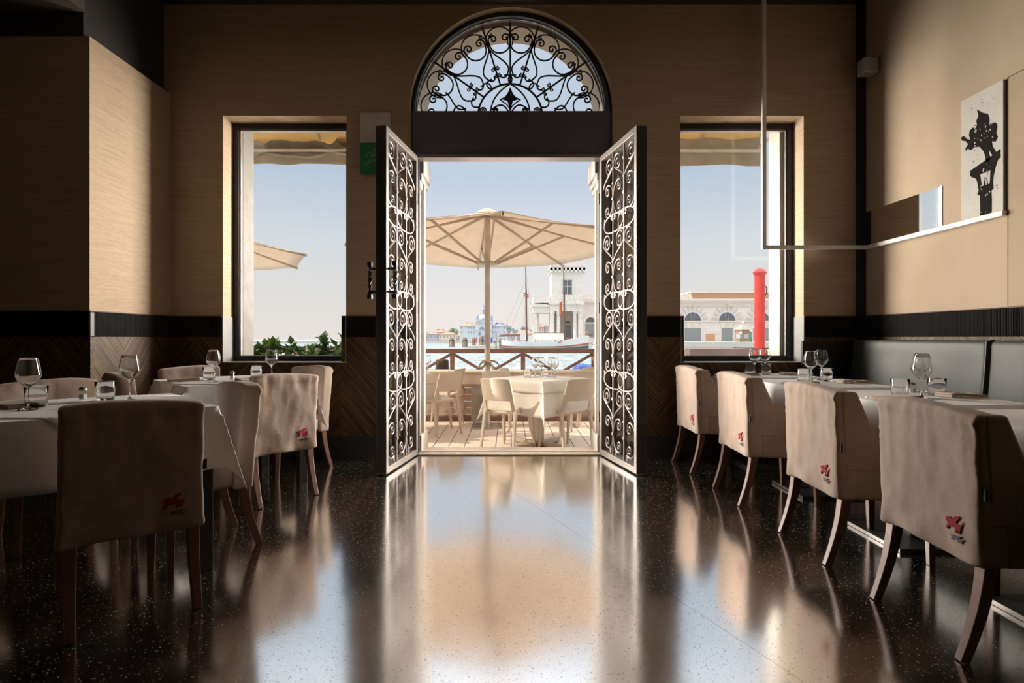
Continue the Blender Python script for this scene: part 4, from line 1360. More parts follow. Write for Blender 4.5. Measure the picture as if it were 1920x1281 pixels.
fork0 = knife0 = nap0 = None
def fork(p, rz, label):
    global fork0
    if fork0 is None:
        m = MB()
        m.tube([(0, -0.095, 0.003), (0, -0.05, 0.004), (0, 0.02, 0.006), (0, 0.04, 0.010)], [0.0045, 0.0040, 0.0028, 0.004], 6, flat=0.5, up=(1, 0, 0))
        m.bar((0, 0.038, 0.010), (0, 0.055, 0.012), 0.020, 0.003)
        for q in (-0.0083, -0.0028, 0.0028, 0.0083):
            m.tube([(q, 0.054, 0.012), (q, 0.075, 0.009), (q, 0.100, 0.012)], [0.0017, 0.0016, 0.001], 5)
        fork0 = tag(m.build('fork', 'brushed_steel', None, smooth=50, loc=p), label, 'fork', 'forks')
        fork0.rotation_euler = (0, 0, rz)
        return
    dup(fork0, p, rz, label)
def knife(p, rz, label):
    global knife0
    if knife0 is None:
        m = MB()
        m.tube([(0, -0.11, 0.004), (0, -0.06, 0.005), (0, -0.01, 0.004)], [0.005, 0.005, 0.004], 6, flat=0.6, up=(1, 0, 0))
        m.prism([(-0.006, -0.012), (0.006, -0.012), (0.009, 0.06), (0.004, 0.105), (-0.006, 0.11)], lambda a, c, d: (a, c, d), 0.003, 0.005)
        knife0 = tag(m.build('knife', 'brushed_steel', None, smooth=40, loc=p), label, 'knife', 'knives')
        knife0.rotation_euler = (0, 0, rz)
        return
    dup(knife0, p, rz, label)
def napkin(p, rz, label):
    global nap0
    if nap0 is None:
        m = MB()
        def fn(x, y, z):
            return (x, y, z + 0.003 * math.sin(y * 22) * (z / 0.012) + 0.002 * (abs(x) / 0.06) * (z / 0.012))
        m.rbox(-0.055, 0.055, -0.105, 0.105, 0.0, 0.011, 0.004, 0.02, fn)
        m.rbox(-0.053, 0.057, -0.103, 0.100, 0.0112, 0.017, 0.0025, 0.02, fn)
        nap0 = tag(m.build('napkin', 'napkin_paper', None, smooth=50, loc=p), label, 'napkin', 'folded napkins')
        nap0.rotation_euler = (0, 0, rz)
        return
    dup(nap0, p, rz, label)

names = {4.865: 'farthest right table', 4.055: 'third right table', 3.10: 'second right table', 2.16: 'nearest right table'}
for y, nm in names.items():
    for side, xs, rz in (('chair side', 1.965, -PI / 2), ('bench side', 2.415, PI / 2)):
        dy = -0.17 if side == 'chair side' else -0.02
        if y > 4.6:
            dy = -0.05 if side == 'chair side' else 0.02
        napkin((xs, y + dy, GR), rz + R(rnd.uniform(-8, 8)), 'folded beige napkin on the %s, %s' % (nm, side))
        if side == 'chair side':
            fork((xs + 0.0, y + dy + 0.095, GR), rz + R(4), 'steel fork on the %s, %s' % (nm, side))
            knife((xs - 0.01, y + dy - 0.095, GR), rz - R(3), 'steel knife on the %s, %s' % (nm, side))
        else:
            fork((xs - 0.01, y + dy - 0.100, GR), rz + R(12), 'steel fork on the %s, %s' % (nm, side))
napkin((-2.24, 2.60, GZ_), R(60), 'folded beige napkin on the near left table at the picture edge')
fork((-1.93, 2.52, GZ_), R(36), 'steel fork by the chair back on the near left table')
napkin((-2.35, 4.16, GZ_), R(-60), 'folded beige napkin on the far left table, left side')
fork((-2.22, 4.05, GZ_), R(-65), 'steel fork on the far left table, left side')
napkin((-1.87, 4.10, GZ_), R(40), 'folded beige napkin on the far left table behind the front chair')
knife((-1.97, 4.02, GZ_), R(50), 'steel knife on the far left table behind the front chair')

# ------------------------------------------------------------------ terrace
DZ = -0.14
struct(MB().box(-9, 9, 5.66, 8.62, DZ - 0.12, DZ).build('deck', 'decking'), 'pale boarded terrace deck with white seams outside the door', 'deck')
BY = 8.44
mb = MB()
mb.box(-6, 1.9, BY - 0.10, BY + 0.22, 0.40, 0.56).box(-6, 1.9, BY - 0.13, BY + 0.25, 0.56, 0.60)
struct(mb.build('trim_201', 'coping_stone', bevel=0.012), 'pale stone coping along the edge of the terrace', 'coping')
struct(MB().box(-6, 1.9, BY - 0.03, BY + 0.20, DZ, -0.075).build('trim_202', 'rail_wood'), 'brown plinth under the stone balusters', 'plinth')
struct(MB().box(-0.555, -0.37, BY - 0.09, BY + 0.20, DZ, 0.40).build('trim_203', 'stone_grey', bevel=0.01), 'grey stone pier of the terrace balustrade', 'stone pier')
BAL = [(0, -0.075), (.075, -0.075), (.085, -0.05), (.060, -0.02), (.095, 0.06), (.085, 0.12), (.050, 0.165), (.075, 0.185), (.050, 0.205), (.085, 0.25), (.090, 0.30), (.060, 0.36), (.080, 0.385), (.080, 0.40), (0, 0.40)]
b0 = None
for k in range(9):
    x = -1.235 + 0.25 * k
    if abs(x + 0.46) < 0.16:
        continue
    if b0 is None:
        b0 = MB().lathe(BAL, 18).build('baluster', 'coping_stone', None, smooth=50, loc=(x, BY + 0.06, 0))
        tag(b0, 'pale stone double-bellied baluster at the edge of the terrace', 'baluster', 'stone balusters of the terrace')
    else:
        dup(b0, (x, BY + 0.06, 0))
# slatted wooden screen behind the balusters
t = thing('slatted_screen', 'brown slatted wooden screen seen between the stone balusters', 'screen', (0, 9.0, DZ))
m = MB()
for k in range(5):
    m.box(-6, 2.2, -0.012, 0.012, 0.02 + k * 0.105, 0.119 + k * 0.105)
m.build('slats', 'slat_wood', t, weld=False)
for x in (-4.5, -2.9, -1.3, 0.3, 1.9):
    MB().box(x - 0.04, x + 0.04, 0.012, 0.07, -1.0, 0.54).build('post', 'rail_wood', t)

# brown wooden railing with slanting braces
t = thing('wooden_railing', 'brown wooden railing with slanting braces above the stone coping', 'railing', (0, 8.62, 0.60))
MB().box(-6, 1.32, -0.03, 0.075, 0.245, 0.312).build('top_rail', 'rail_wood', t, bevel=0.004)
px = [-4.05, -2.98, -1.91, -0.855, 0.205, 1.265]
for x in px:
    MB().box(x - 0.032, x + 0.032, -0.012, 0.052, 0.0, 0.245).build('post', 'rail_wood', t)
for xa, xb in zip(px[:-1], px[1:]):
    mid = (xa + xb) / 2
    MB().bar((xa + 0.03, 0.02, 0.225), (mid - 0.04, 0.02, -0.04), 0.04, 0.045, (0, 1, 0)).build('brace', 'rail_wood', t)
    MB().bar((xb - 0.03, 0.02, 0.225), (mid + 0.04, 0.02, -0.04), 0.04, 0.045, (0, 1, 0)).build('brace', 'rail_wood', t)

# ---- terrace chairs
def terrace_chair(label, loc, rz, src):
    if src is not None:
        return dup(src, loc, rz, label)
    c = thing('terrace_chair', label, 'chair', loc, rz, 'beige plastic chairs on the terrace')
    c.scale = (0.9, 0.95, 1.0)
    # seat: slightly dished slab, rounded front
    def fs(x, y, z):
        return (x * (1 - 0.10 * max(0, -y) / 0.22), y, z - 0.016 * (1 - (x / 0.22) ** 2) * (1 if z > 0.42 else 0.4) - 0.02 * max(0, (y - 0.12) / 0.1) ** 2)
    MB().rbox(-0.225, 0.225, -0.20, 0.22, 0.418, 0.448, 0.014, 0.035, fs).build('seat', 'chair_plastic', c, smooth=60)
    # back: curved panel with two cheeks running down to the seat
    m = MB()
    def sh(u, z, d):
        yb = -0.205 - 0.11 * (z - 0.44) / 0.34 - 0.045 * (1 - (u / 0.215) ** 2)
        w = u * (1 - 0.06 * (z - 0.44) / 0.34)
        return (w, yb + d, z)
    us = [-0.215, -0.195, -0.168, -0.12, -0.06, 0, 0.06, 0.12, 0.168, 0.195, 0.215]
    zs = [0.405, 0.43, 0.465, 0.50, 0.535, 0.552, 0.60, 0.66, 0.72, 0.765, 0.785, 0.792]
    def hole(i, j):
        um, zm = (us[i] + us[i + 1]) / 2, (zs[j] + zs[j + 1]) / 2
        return abs(um) < 0.168 and 0.43 < zm < 0.545
    cells = [(i, j) for j in range(len(zs) - 1) for i in range(len(us) - 1) if not hole(i, j) and not (zs[j] < 0.43 and abs(us[i] + us[i + 1]) / 2 < 0.168)]
    def top(u, z):
        return z - (0.012 * (abs(u) / 0.215) ** 4 if z > 0.76 else 0)
    idx = {}
    vs, fs_ = [], []
    def vid(i, j, k):
        if (i, j, k) not in idx:
            idx[(i, j, k)] = len(vs)
            vs.append(sh(us[i], top(us[i], zs[j]), (-0.012, 0.012)[k]))
        return idx[(i, j, k)]
    S = set(cells)
    for i, j in cells:
        fs_.append((vid(i, j, 0), vid(i + 1, j, 0), vid(i + 1, j + 1, 0), vid(i, j + 1, 0)))
        fs_.append((vid(i, j, 1), vid(i, j + 1, 1), vid(i + 1, j + 1, 1), vid(i + 1, j, 1)))
        for di, dj, a, bb in ((-1, 0, (0, 0), (0, 1)), (1, 0, (1, 0), (1, 1)), (0, -1, (0, 0), (1, 0)), (0, 1, (0, 1), (1, 1))):
            if (i + di, j + dj) not in S:
                fs_.append((vid(i + a[0], j + a[1], 0), vid(i + bb[0], j + bb[1], 0), vid(i + bb[0], j + bb[1], 1), vid(i + a[0], j + a[1], 1)))
    m.add(vs, fs_)
    m.build('backrest', 'chair_plastic', c, smooth=45, bevel=0.006)
    for s in (-1, 1):
        MB().tube([(s * 0.205, -0.205, 0.44), (s * 0.225, -0.285, 0.0)], [0.028, 0.018], 4, True, 1.0, (1, 0, 0)).build('leg', 'chair_plastic', c, bevel=0.004)
        MB().tube([(s * 0.200, 0.185, 0.43), (s * 0.218, 0.235, 0.0)], [0.026, 0.018], 4, True, 1.0, (1, 0, 0)).build('leg', 'chair_plastic', c, bevel=0.004)
    return c
TO = Vector((0.33, 6.50)); TL = Vector((-1.52, 7.36))
def tchair(x, y, fx, fy, label, src):
    return terrace_chair(label, (x, y, DZ), rz_of(fx, fy), src)
ch0 = tchair(0.0, 6.31, 0.50, 0.87, 'beige plastic terrace chair in the doorway, front left of the white table', None)
tchair(0.61, 6.31, -0.50, 0.87, 'beige plastic terrace chair in the doorway, front right of the white table', ch0)
tchair(-0.02, 7.12, 0.55, -0.8, 'beige plastic terrace chair beside the umbrella pole, behind the white table', ch0)
tchair(0.88, 7.10, -0.4, -0.92, 'beige plastic terrace chair behind the right half of the white table', ch0)
tchair(-0.94, 7.36, -0.62, 0.60, 'beige plastic terrace chair before the left terrace table', ch0)
tchair(-0.97, 8.04, -0.92, 0.30, 'beige plastic terrace chair left of the umbrella pole, near the balustrade', ch0)
tchair(0.22, 7.99, 0.9, -0.25, 'beige plastic terrace chair right of the umbrella pole, near the balustrade', ch0)
tchair(1.16, 7.98, -0.2, -0.9, 'beige plastic terrace chair at the right end of the balustrade', ch0)

def terrace_table(c, rz, label, cl_label, tp_label, seed):
    t = thing('terrace_table', label, 'table', (c.x, c.y, DZ), rz, 'terrace tables')
    MB().box(-0.375, 0.375, -0.375, 0.375, 0.715, 0.752).build('table_top', 'alu_beige', t, bevel=0.004)
    MB().box(-0.045, 0.045, -0.045, 0.045, 0.03, 0.715).build('column', 'alu_beige', t, bevel=0.004)
    m = MB()
    m.bar((-0.36, 0, 0.030), (0.36, 0, 0.030), 0.06, 0.045).bar((0, -0.36, 0.030), (0, 0.36, 0.030), 0.06, 0.045)
    m.build('cross_base', 'alu_beige', t, bevel=0.004)
    for s in ((1, 0), (-1, 0), (0, 1), (0, -1)):
        MB().lathe([(0, 0), (0.022, 0), (0.022, 0.008), (0, 0.008)], 10, (s[0] * 0.33, s[1] * 0.33, 0)).build('foot', 'black_wood', t)
    cloth('tablecloth', cl_label, (c.x, c.y, DZ), rz, 0.38, 0.38, 0.37, 0.37, 'cream_linen', seed=seed, off=0.0, z=0.758, group='cloths on the terrace tables')
    cloth('table_topper', tp_label, (c.x, c.y, DZ), rz, 0.384, 0.384, 0.13, 0.13, 'cream_linen', seed=seed + 3, off=0.005, z=0.758, group='top cloths on the terrace tables')
terrace_table(TO, R(47), 'terrace table with beige cross base in the middle of the doorway', 'long cream tablecloth on the terrace table in the doorway', 'short cream top cloth on the terrace table in the doorway', 1.0)
terrace_table(TL, R(42), 'terrace table at the left edge of the doorway', 'long cream tablecloth on the left terrace table', 'short cream top cloth on the left terrace table', 5.0)
zt = DZ + 0.758 + 0.008
gw = 'wine glasses on the terrace tables'
for p, lab in (((0.30, 6.66), 'wine glass on the doorway terrace table, front left'), ((0.375, 6.80), 'wine glass on the doorway terrace table, rear left'),
               ((0.49, 6.72), 'wine glass on the doorway terrace table, rear right'), ((0.52, 6.56), 'wine glass on the doorway terrace table, front right'), ((-1.06, 7.45), 'wine glass on the left terrace table')):
    wine_glass((*p, zt), lab, gw)
gw = 'tumblers on the terrace tables'
for p, lab in (((0.205, 6.56), 'tumbler on the doorway terrace table, left one'), ((0.41, 6.62), 'tumbler on the doorway terrace table, right one'), ((-1.165, 7.42), 'tumbler on the left terrace table')):
    tumbler((*p, zt), lab, gw)

# ---- umbrellas
def umbrella(label, loc, src=None, rz=0.0):
    if src is not None:
        return dup(src, loc, rz, label)
    u = thing('market_umbrella', label, 'umbrella', loc, rz, 'cream umbrellas on the terrace')
    RR, ZE, ZA = 1.90, 2.47, 2.94
    a0 = R(7)
    m = MB()
    nseg = 6
    V = [Vector((RR * math.cos(a0 + PI / 4 * k), RR * math.sin(a0 + PI / 4 * k), ZE - 0.036 * RR * math.sin(a0 + PI / 4 * k))) for k in range(8)]
    ap = Vector((0, 0, ZA))
    for k in range(8):
        A, B = V[k], V[(k + 1) % 8]
        def fn(p, q):
            e = A.lerp(B, p)
            w = ap.lerp(e, q)
            w.z -= 0.022 * math.sin(PI * p) * q + 0.03 * math.sin(PI * q)
            w.x *= 1 - 0.02 * math.sin(PI * p) * q
            w.y *= 1 - 0.02 * math.sin(PI * p) * q
            return w
        m.grid(fn, nseg, 8)
    m.build('canopy', 'umbrella_canvas', u, smooth=35, solid=0.004)
    m = MB()
    m.lathe([(0.17, ZA - 0.030), (0.12, ZA + 0.012), (0.05, ZA + 0.04), (0.0, ZA + 0.045)], 16)
    m.build('vent_cap', 'umbrella_canvas', u, smooth=40)
    MB().lathe([(0, 0), (0.040, 0), (0.037, 2.2), (0, 2.2)], 14).build('pole', 'pole_wood', u, smooth=40)
    MB().lathe([(0, 2.2), (0.042, 2.2), (0.042, 2.86), (0, 2.86)], 14).build('pole_head', 'pole_wood', u, smooth=40)
    MB().lathe([(0.03, 2.20), (0.15, 2.215), (0.15, 2.25), (0.03, 2.27)], 18).build('hub', 'alu_beige', u, smooth=30)
    for k in range(8):
        d = V[k].normalized()
        p0, p1 = Vector((0.04 * math.cos(a0 + PI / 4 * k), 0.04 * math.sin(a0 + PI / 4 * k), ZA - 0.05)), V[k] - Vector((0, 0, 0.03))
        rib = MB().bar(p0, p1, 0.022, 0.035).build('rib', 'alu_beige', u)
        h0 = Vector((0.13 * math.cos(a0 + PI / 4 * k), 0.13 * math.sin(a0 + PI / 4 * k), 2.235))
        MB().bar(h0, p0.lerp(p1, 0.55) - Vector((0, 0, 0.015)), 0.020, 0.030).build('strut', 'alu_beige', rib)
    MB().box(-0.21, 0.19, -0.24, 0.24, 0.0, 0.022).build('base_plate', 'brushed_steel', u, bevel=0.004)
    MB().lathe([(0, 0.022), (0.045, 0.022), (0.040, 0.30), (0, 0.30)], 14).build('socket', 'brushed_steel', u, smooth=40)
    m = MB()
    rr = random.Random(3)
    for k in range(9):
        a, tilt = rr.uniform(0, 6.28), rr.uniform(0.3, 0.8)
        m.tube([(0.075 * math.cos(a) * (1 - math.cos(2 * PI * i / 14)) * 0.9 + 0.03 * math.cos(a), 0.075 * math.sin(a) * (1 - math.cos(2 * PI * i / 14)) * 0.9 + 0.03 * math.sin(a), 0.88 + 0.07 * tilt * math.sin(2 * PI * i / 14) - 0.03 * (1 - math.cos(2 * PI * i / 14))) for i in range(15)], 0.007, 5)
    for k in range(4):
        m.tube([(0.046 * math.cos(2 * PI * i / 14), 0.046 * math.sin(2 * PI * i / 14), 0.855 + 0.014 * k) for i in range(15)], 0.007, 5)
    m.build('rope', 'rope', u, smooth=60, weld=False)
    return u
um = umbrella('open cream octagonal umbrella seen through the doorway', (-0.30, 7.88, DZ))
u2 = umbrella('cream umbrella whose corner shows in the left window', (-5.75, 10.15, DZ), um, R(-4))
u2.scale = (1.13, 1.13, 1.10)
struct(MB().box(-9, -4.4, 8.62, 12, DZ - 0.12, DZ).build('deck_side', 'decking'), 'boarded terrace deck continuing at the left', 'deck')

# ---- awnings over the two windows
def awning(x0, x1, label, bunched, seed):
    t = thing('window_awning', label, 'awning', ((x0 + x1) / 2, 5.70, 2.9), 0, 'awnings outside the windows')
    hw = (x1 - x0) / 2
    MB().grid(lambda u, v: ((u * 2 - 1) * hw, 0.0 + 0.70 * v, 0.60 - 0.33 * v + 0.012 * noise.noise(Vector((u * 4 + seed, v * 2, 0)))), 16, 6).build('canopy', 'awning_canvas', t, smooth=60, solid=0.003)
    for s in (-1, 1):
        x = s * (hw - 0.03)
        MB().bar((x, 0.0, 0.26), (x, 0.52, 0.23), 0.02, 0.02).build('side_arm', 'alu_beige', t)
    MB().bar((0.02, 0.02, 0.56), (0.02, 0.52, 0.32), 0.02, 0.025).build('rafter', 'alu_beige', t)
    MB().box(-hw, hw, 0.515, 0.545, 0.185, 0.215).build('front_bar', 'white_rail', t)
    def fn(u, v):
        x = (u * 2 - 1) * hw
        if bunched:
            pin = math.exp(-((u - 0.58) / 0.05) ** 2) + math.exp(-((u - 0.10) / 0.04) ** 2) + math.exp(-((u - 1.0) / 0.05) ** 2)
            puff = 1 - 0.9 * min(1, pin)
            r = 0.045 + 0.055 * puff * (1.25 if u > 0.58 else 0.8)
            th = -0.2 + v * PI * 1.25
            zc = 0.205 + 0.035 * puff * (1.5 if u > 0.58 else 0.5)
            gather = math.sin(v * 16 + 5 * abs(u - 0.58)) * 0.012 * min(1, pin * 1.5 + 0.25)
            rad = r + gather + 0.016 * noise.noise(Vector((x * 7, v * 3.5, seed))) + 0.008 * abs(noise.noise(Vector((x * 16, v * 9, seed + 3))))
            return (x, 0.560 + rad * math.sin(th), zc + rad * math.cos(th) + 0.012 * math.sin(x * 9))
        z = 0.345 - 0.30 * v
        return (x, 0.55 + 0.012 * noise.noise(Vector((x * 5, z * 6, seed))) + 0.010 * math.sin(x * 14 + z * 9), z + 0.008 * math.sin(x * 6) * v)
    MB().grid(fn, 110, 26).build('valance', 'valance_canvas', t, smooth=80, solid=0.004)
    if bunched:
        MB().grid(lambda u, v: ((u * 2 - 1) * hw, 0.545 + 0.008 * math.sin(u * 30), 0.19 - 0.13 * v + 0.006 * math.sin(u * 17)), 40, 4).build('valance_flap', 'valance_canvas', t, smooth=80, solid=0.003)
    return t
awning(-2.82, -1.30, 'canvas awning with bunched valance outside the left window', True, 2.0)
awning(1.40, 2.72, 'canvas awning with straight hanging valance outside the right window', False, 8.0)

# ---- planter with young plants outside the left window
t = thing('planter_box', 'long pale planter box under the young plants outside the left window', 'planter', (-3.05, 6.75, DZ))
MB().box(-0.85, 0.95, -0.12, 0.12, 0.35, 0.80).build('box', 'terracotta_white', t, bevel=0.01)
MB().box(-0.82, 0.92, -0.09, 0.09, 0.79, 0.815).build('soil', 'soil', t)
for x in (-0.75, 0.85):
    MB().box(x - 0.05, x + 0.05, -0.10, 0.10, 0.0, 0.35).build('foot', 'terracotta_white', t)
def leafy(name, label, loc, n, h, spread, seed, mat='leaf_green', group=None, size=0.075, stalks=4):
    rr = random.Random(seed)
    p = thing(name, label, 'plant', loc, 0, group)
    st, lf = MB(), MB()
    for s_ in range(stalks):
        a = rr.uniform(0, 6.28)
        top = Vector((math.cos(a) * spread * rr.uniform(0.2, 1), math.sin(a) * spread * rr.uniform(0.2, 1), h * rr.uniform(0.65, 1.0)))
        st.tube([(0.01 * math.cos(a), 0.01 * math.sin(a), 0), top * 0.5 + Vector((0, 0, 0.02)), top], [0.006, 0.005, 0.003], 5)
        for q in range(n // stalks):
            f_ = rr.uniform(0.35, 1.0)
            b_ = top * f_
            az, el = rr.uniform(0, 6.28), rr.uniform(0.1, 1.2)
            d = Vector((math.cos(az) * math.cos(el), math.sin(az) * math.cos(el), math.sin(el)))
            sd = d.cross(Vector((0, 0, 1))).normalized()
            up = sd.cross(d)
            L = size * rr.uniform(0.7, 1.3)
            W = L * 0.34
            pts = [b_, b_ + d * L * 0.4 + sd * W + up * 0.008, b_ + d * L - up * 0.012, b_ + d * L * 0.4 - sd * W + up * 0.008, b_ + d * L * 0.45 - up * 0.006]
            lf.add(pts, [(0, 1, 4), (1, 2, 4), (2, 3, 4), (3, 0, 4)])
    st.build('stem', 'leaf_dark', p)
    lf.build('foliage', mat, p, weld=False)
    return p
for k, (px_, hh, lab) in enumerate(((481, .30, 'small young green plant at the left end of the planter'), (506, .42, 'tall young green plant, second from the left in the planter'), (541, .34, 'bushy young green plant in the middle of the planter'),
                                     (573, .30, 'round young green plant right of the middle of the planter'), (613, .42, 'spiky young green plant near the right end of the planter'), (634, .40, 'young green plant at the right end of the planter'))):
    leafy('young_plant', lab, (P(px_, 650, 6.75).x, 6.75, DZ + 0.815), 64, hh * 1.0, 0.12, 20 + k, 'leaf_green' if k % 2 else 'leaf_dark', 'young plants in the planter', 0.115)

# ---- potted plant on the coping
t = thing('flower_pot', 'pale pot with a green bush on the terrace coping at the right door jamb', 'potted plant', (1.30, 8.36, 0.60))
MB().lathe([(0, 0), (.065, 0), (.085, .16), (.100, .165), (.100, .195), (.085, .195), (.08, .17), (0, .165)], 20).build('pot', 'terracotta_white', t, smooth=40)
rr = random.Random(4)
lf = MB()
for q in range(170):
    az, el, rd = rr.uniform(0, 6.28), rr.uniform(-0.3, 1.5), rr.uniform(0.4, 1.0)
    d = Vector((math.cos(az) * math.cos(el), math.sin(az) * math.cos(el), math.sin(el)))
    b_ = Vector((0, 0, 0.30)) + Vector((d.x * 0.12, d.y * 0.12, d.z * 0.20)) * rd
    sd = d.cross(Vector((0.1, 0.2, 1))).normalized()
    lf.add([b_, b_ + d * 0.025 + sd * 0.014, b_ + d * 0.055, b_ + d * 0.025 - sd * 0.014], [(0, 1, 2), (0, 2, 3)])
lf.build('foliage', 'leaf_dark', t, weld=False)
MB().tube([(0, 0, 0.16), (0.01, 0, 0.40)], 0.012, 6).build('stem', 'pile_wood', t)

# ------------------------------------------------------------------ water and things in it
WZ = -1.1
tag(MB().box(-500, 500, 9.2, 900, WZ - 0.02, WZ).build('lagoon_water', 'lagoon'), 'rippled pale green lagoon water beyond the terrace', 'water', None, 'stuff')
def pile(label, p, r, z1, mat='pile_wood', cone=0.0, group=None, n=12, z0=-2.0, lean=0.0, name='mooring_pile'):
    pr = [(0, z0), (r * 1.05, z0), (r * 1.02, z0 + (z1 - z0) * 0.5), (r, z1)]
    pr += [(r * 0.25, z1 + cone), (0, z1 + cone * 1.02)] if cone else [(r * 0.9, z1 + 0.02), (0, z1 + 0.03)]
    m = MB().lathe(pr, n)
    rr = random.Random(hash(label) % 1000)
    m.v = [(x + lean * (z - z0) + 0.06 * r * noise.noise(Vector((x * 5, y * 5, z * 2))), y, z) for x, y, z in m.v]
    return tag(m.build(name, mat, None, smooth=50, loc=(p[0], p[1], 0)), label, 'mooring post', group)
pile('pale mooring post with pointed brown top at the left edge of the doorway', (-1.73, 11.0), 0.075, 1.08, 'pile_wood', 0.24)
m = MB().lathe([(0, -1.6), (0.155, -1.6), (0.135, 0.2), (0.105, 0.70), (0.09, 0.72), (0, 0.72)], 8, a0=0.3)
tag(m.build('mooring_pile', 'pile_dark', None, loc=(-1.10, 9.45, 0)), 'dark weathered timber stump behind the railing', 'mooring post')

# clusters of three timbers tied together, far out
def bricola(label, px_, Y, w, top_py, seed, group='timber mooring clusters in the lagoon'):
    s = Y / F
    t = thing('mooring_cluster', label, 'mooring post', ((px_ - CX) * s, Y, WZ), 0, group)
    ht = H + (CY - top_py) * s - WZ
    rr = random.Random(seed)
    for k in range(3):
        a = 2.1 * k + 0.4
        q = w * s * 0.30
        m = MB().tube([(q * 1.25 * math.cos(a), q * 1.25 * math.sin(a), -0.6), (q * 1.05 * math.cos(a), q * 1.05 * math.sin(a), ht * 0.5), (q * 0.75 * math.cos(a), q * 0.75 * math.sin(a), ht * rr.uniform(0.92, 1.0))], [w * s * 0.24, w * s * 0.21, w * s * 0.17], 8)
        m.build('timber', 'pile_wood', t, smooth=50)
    MB().lathe([(w * s * 0.47, ht * 0.62), (w * s * 0.49, ht * 0.66), (w * s * 0.47, ht * 0.70)], 12).build('band', 'pile_dark', t)
bricola('timber mooring cluster in the water left of the church, left one', 847, 136, 11.5, 633.5, 1)
bricola('timber mooring cluster in the water before the church wing', 871.5, 130, 11, 633, 2)
bricola('timber mooring cluster beside the red-shirted person on the pier', 888, 121, 8, 633.2, 3)
bricola('dark timber mooring cluster beside the green lamp post', 902.5, 120, 10, 630, 4)
bricola('timber mooring cluster at the stern of the sailing ship', 938.5, 112, 7, 634.5, 5)
pile('slim grey mooring post right of the umbrella pole', (P(930, 0, 108).x, 108), 0.14, H + (633 - 624) * 0.1, 'pile_wood', 0.1)
J = 116
struct(MB().box(P(877, 0, J).x, P(932, 0, J).x, J - 1, J + 6, WZ - 1, H - 15.2 * J / F).build('trim_301', 'quay_stone'), 'low pale pier slab in the lagoon behind the railing', 'pier')
# lamp post on the pier
s = 113 / F
t = thing('street_lamp', 'green lamp post with a pink lantern on the lagoon pier', 'street lamp', (P(910.5, 0, 113).x, 113, H - 15.2 * J / F), 0)
zb = -(H - 15.2 * J / F)
zz = lambda py: zb + H + (CY - py) * s
MB().lathe([(0, 0), (.26, 0), (.26, .9), (.17, 1.1), (.13, 1.4), (.10, zz(601)), (0.20, zz(600)), (.10, zz(598)), (0, zz(598))], 12).build('post', 'lamp_green', t, smooth=40)
MB().lathe([(0, zz(598)), (.20, zz(598)), (.34, zz(590)), (.36, zz(589)), (0, zz(589))], 6).build('lantern', 'lamp_pink', t)
MB().lathe([(.40, zz(589)), (.30, zz(587)), (.08, zz(585)), (.05, zz(583)), (0, zz(582))], 6).build('lantern_cap', 'mast_wood', t)

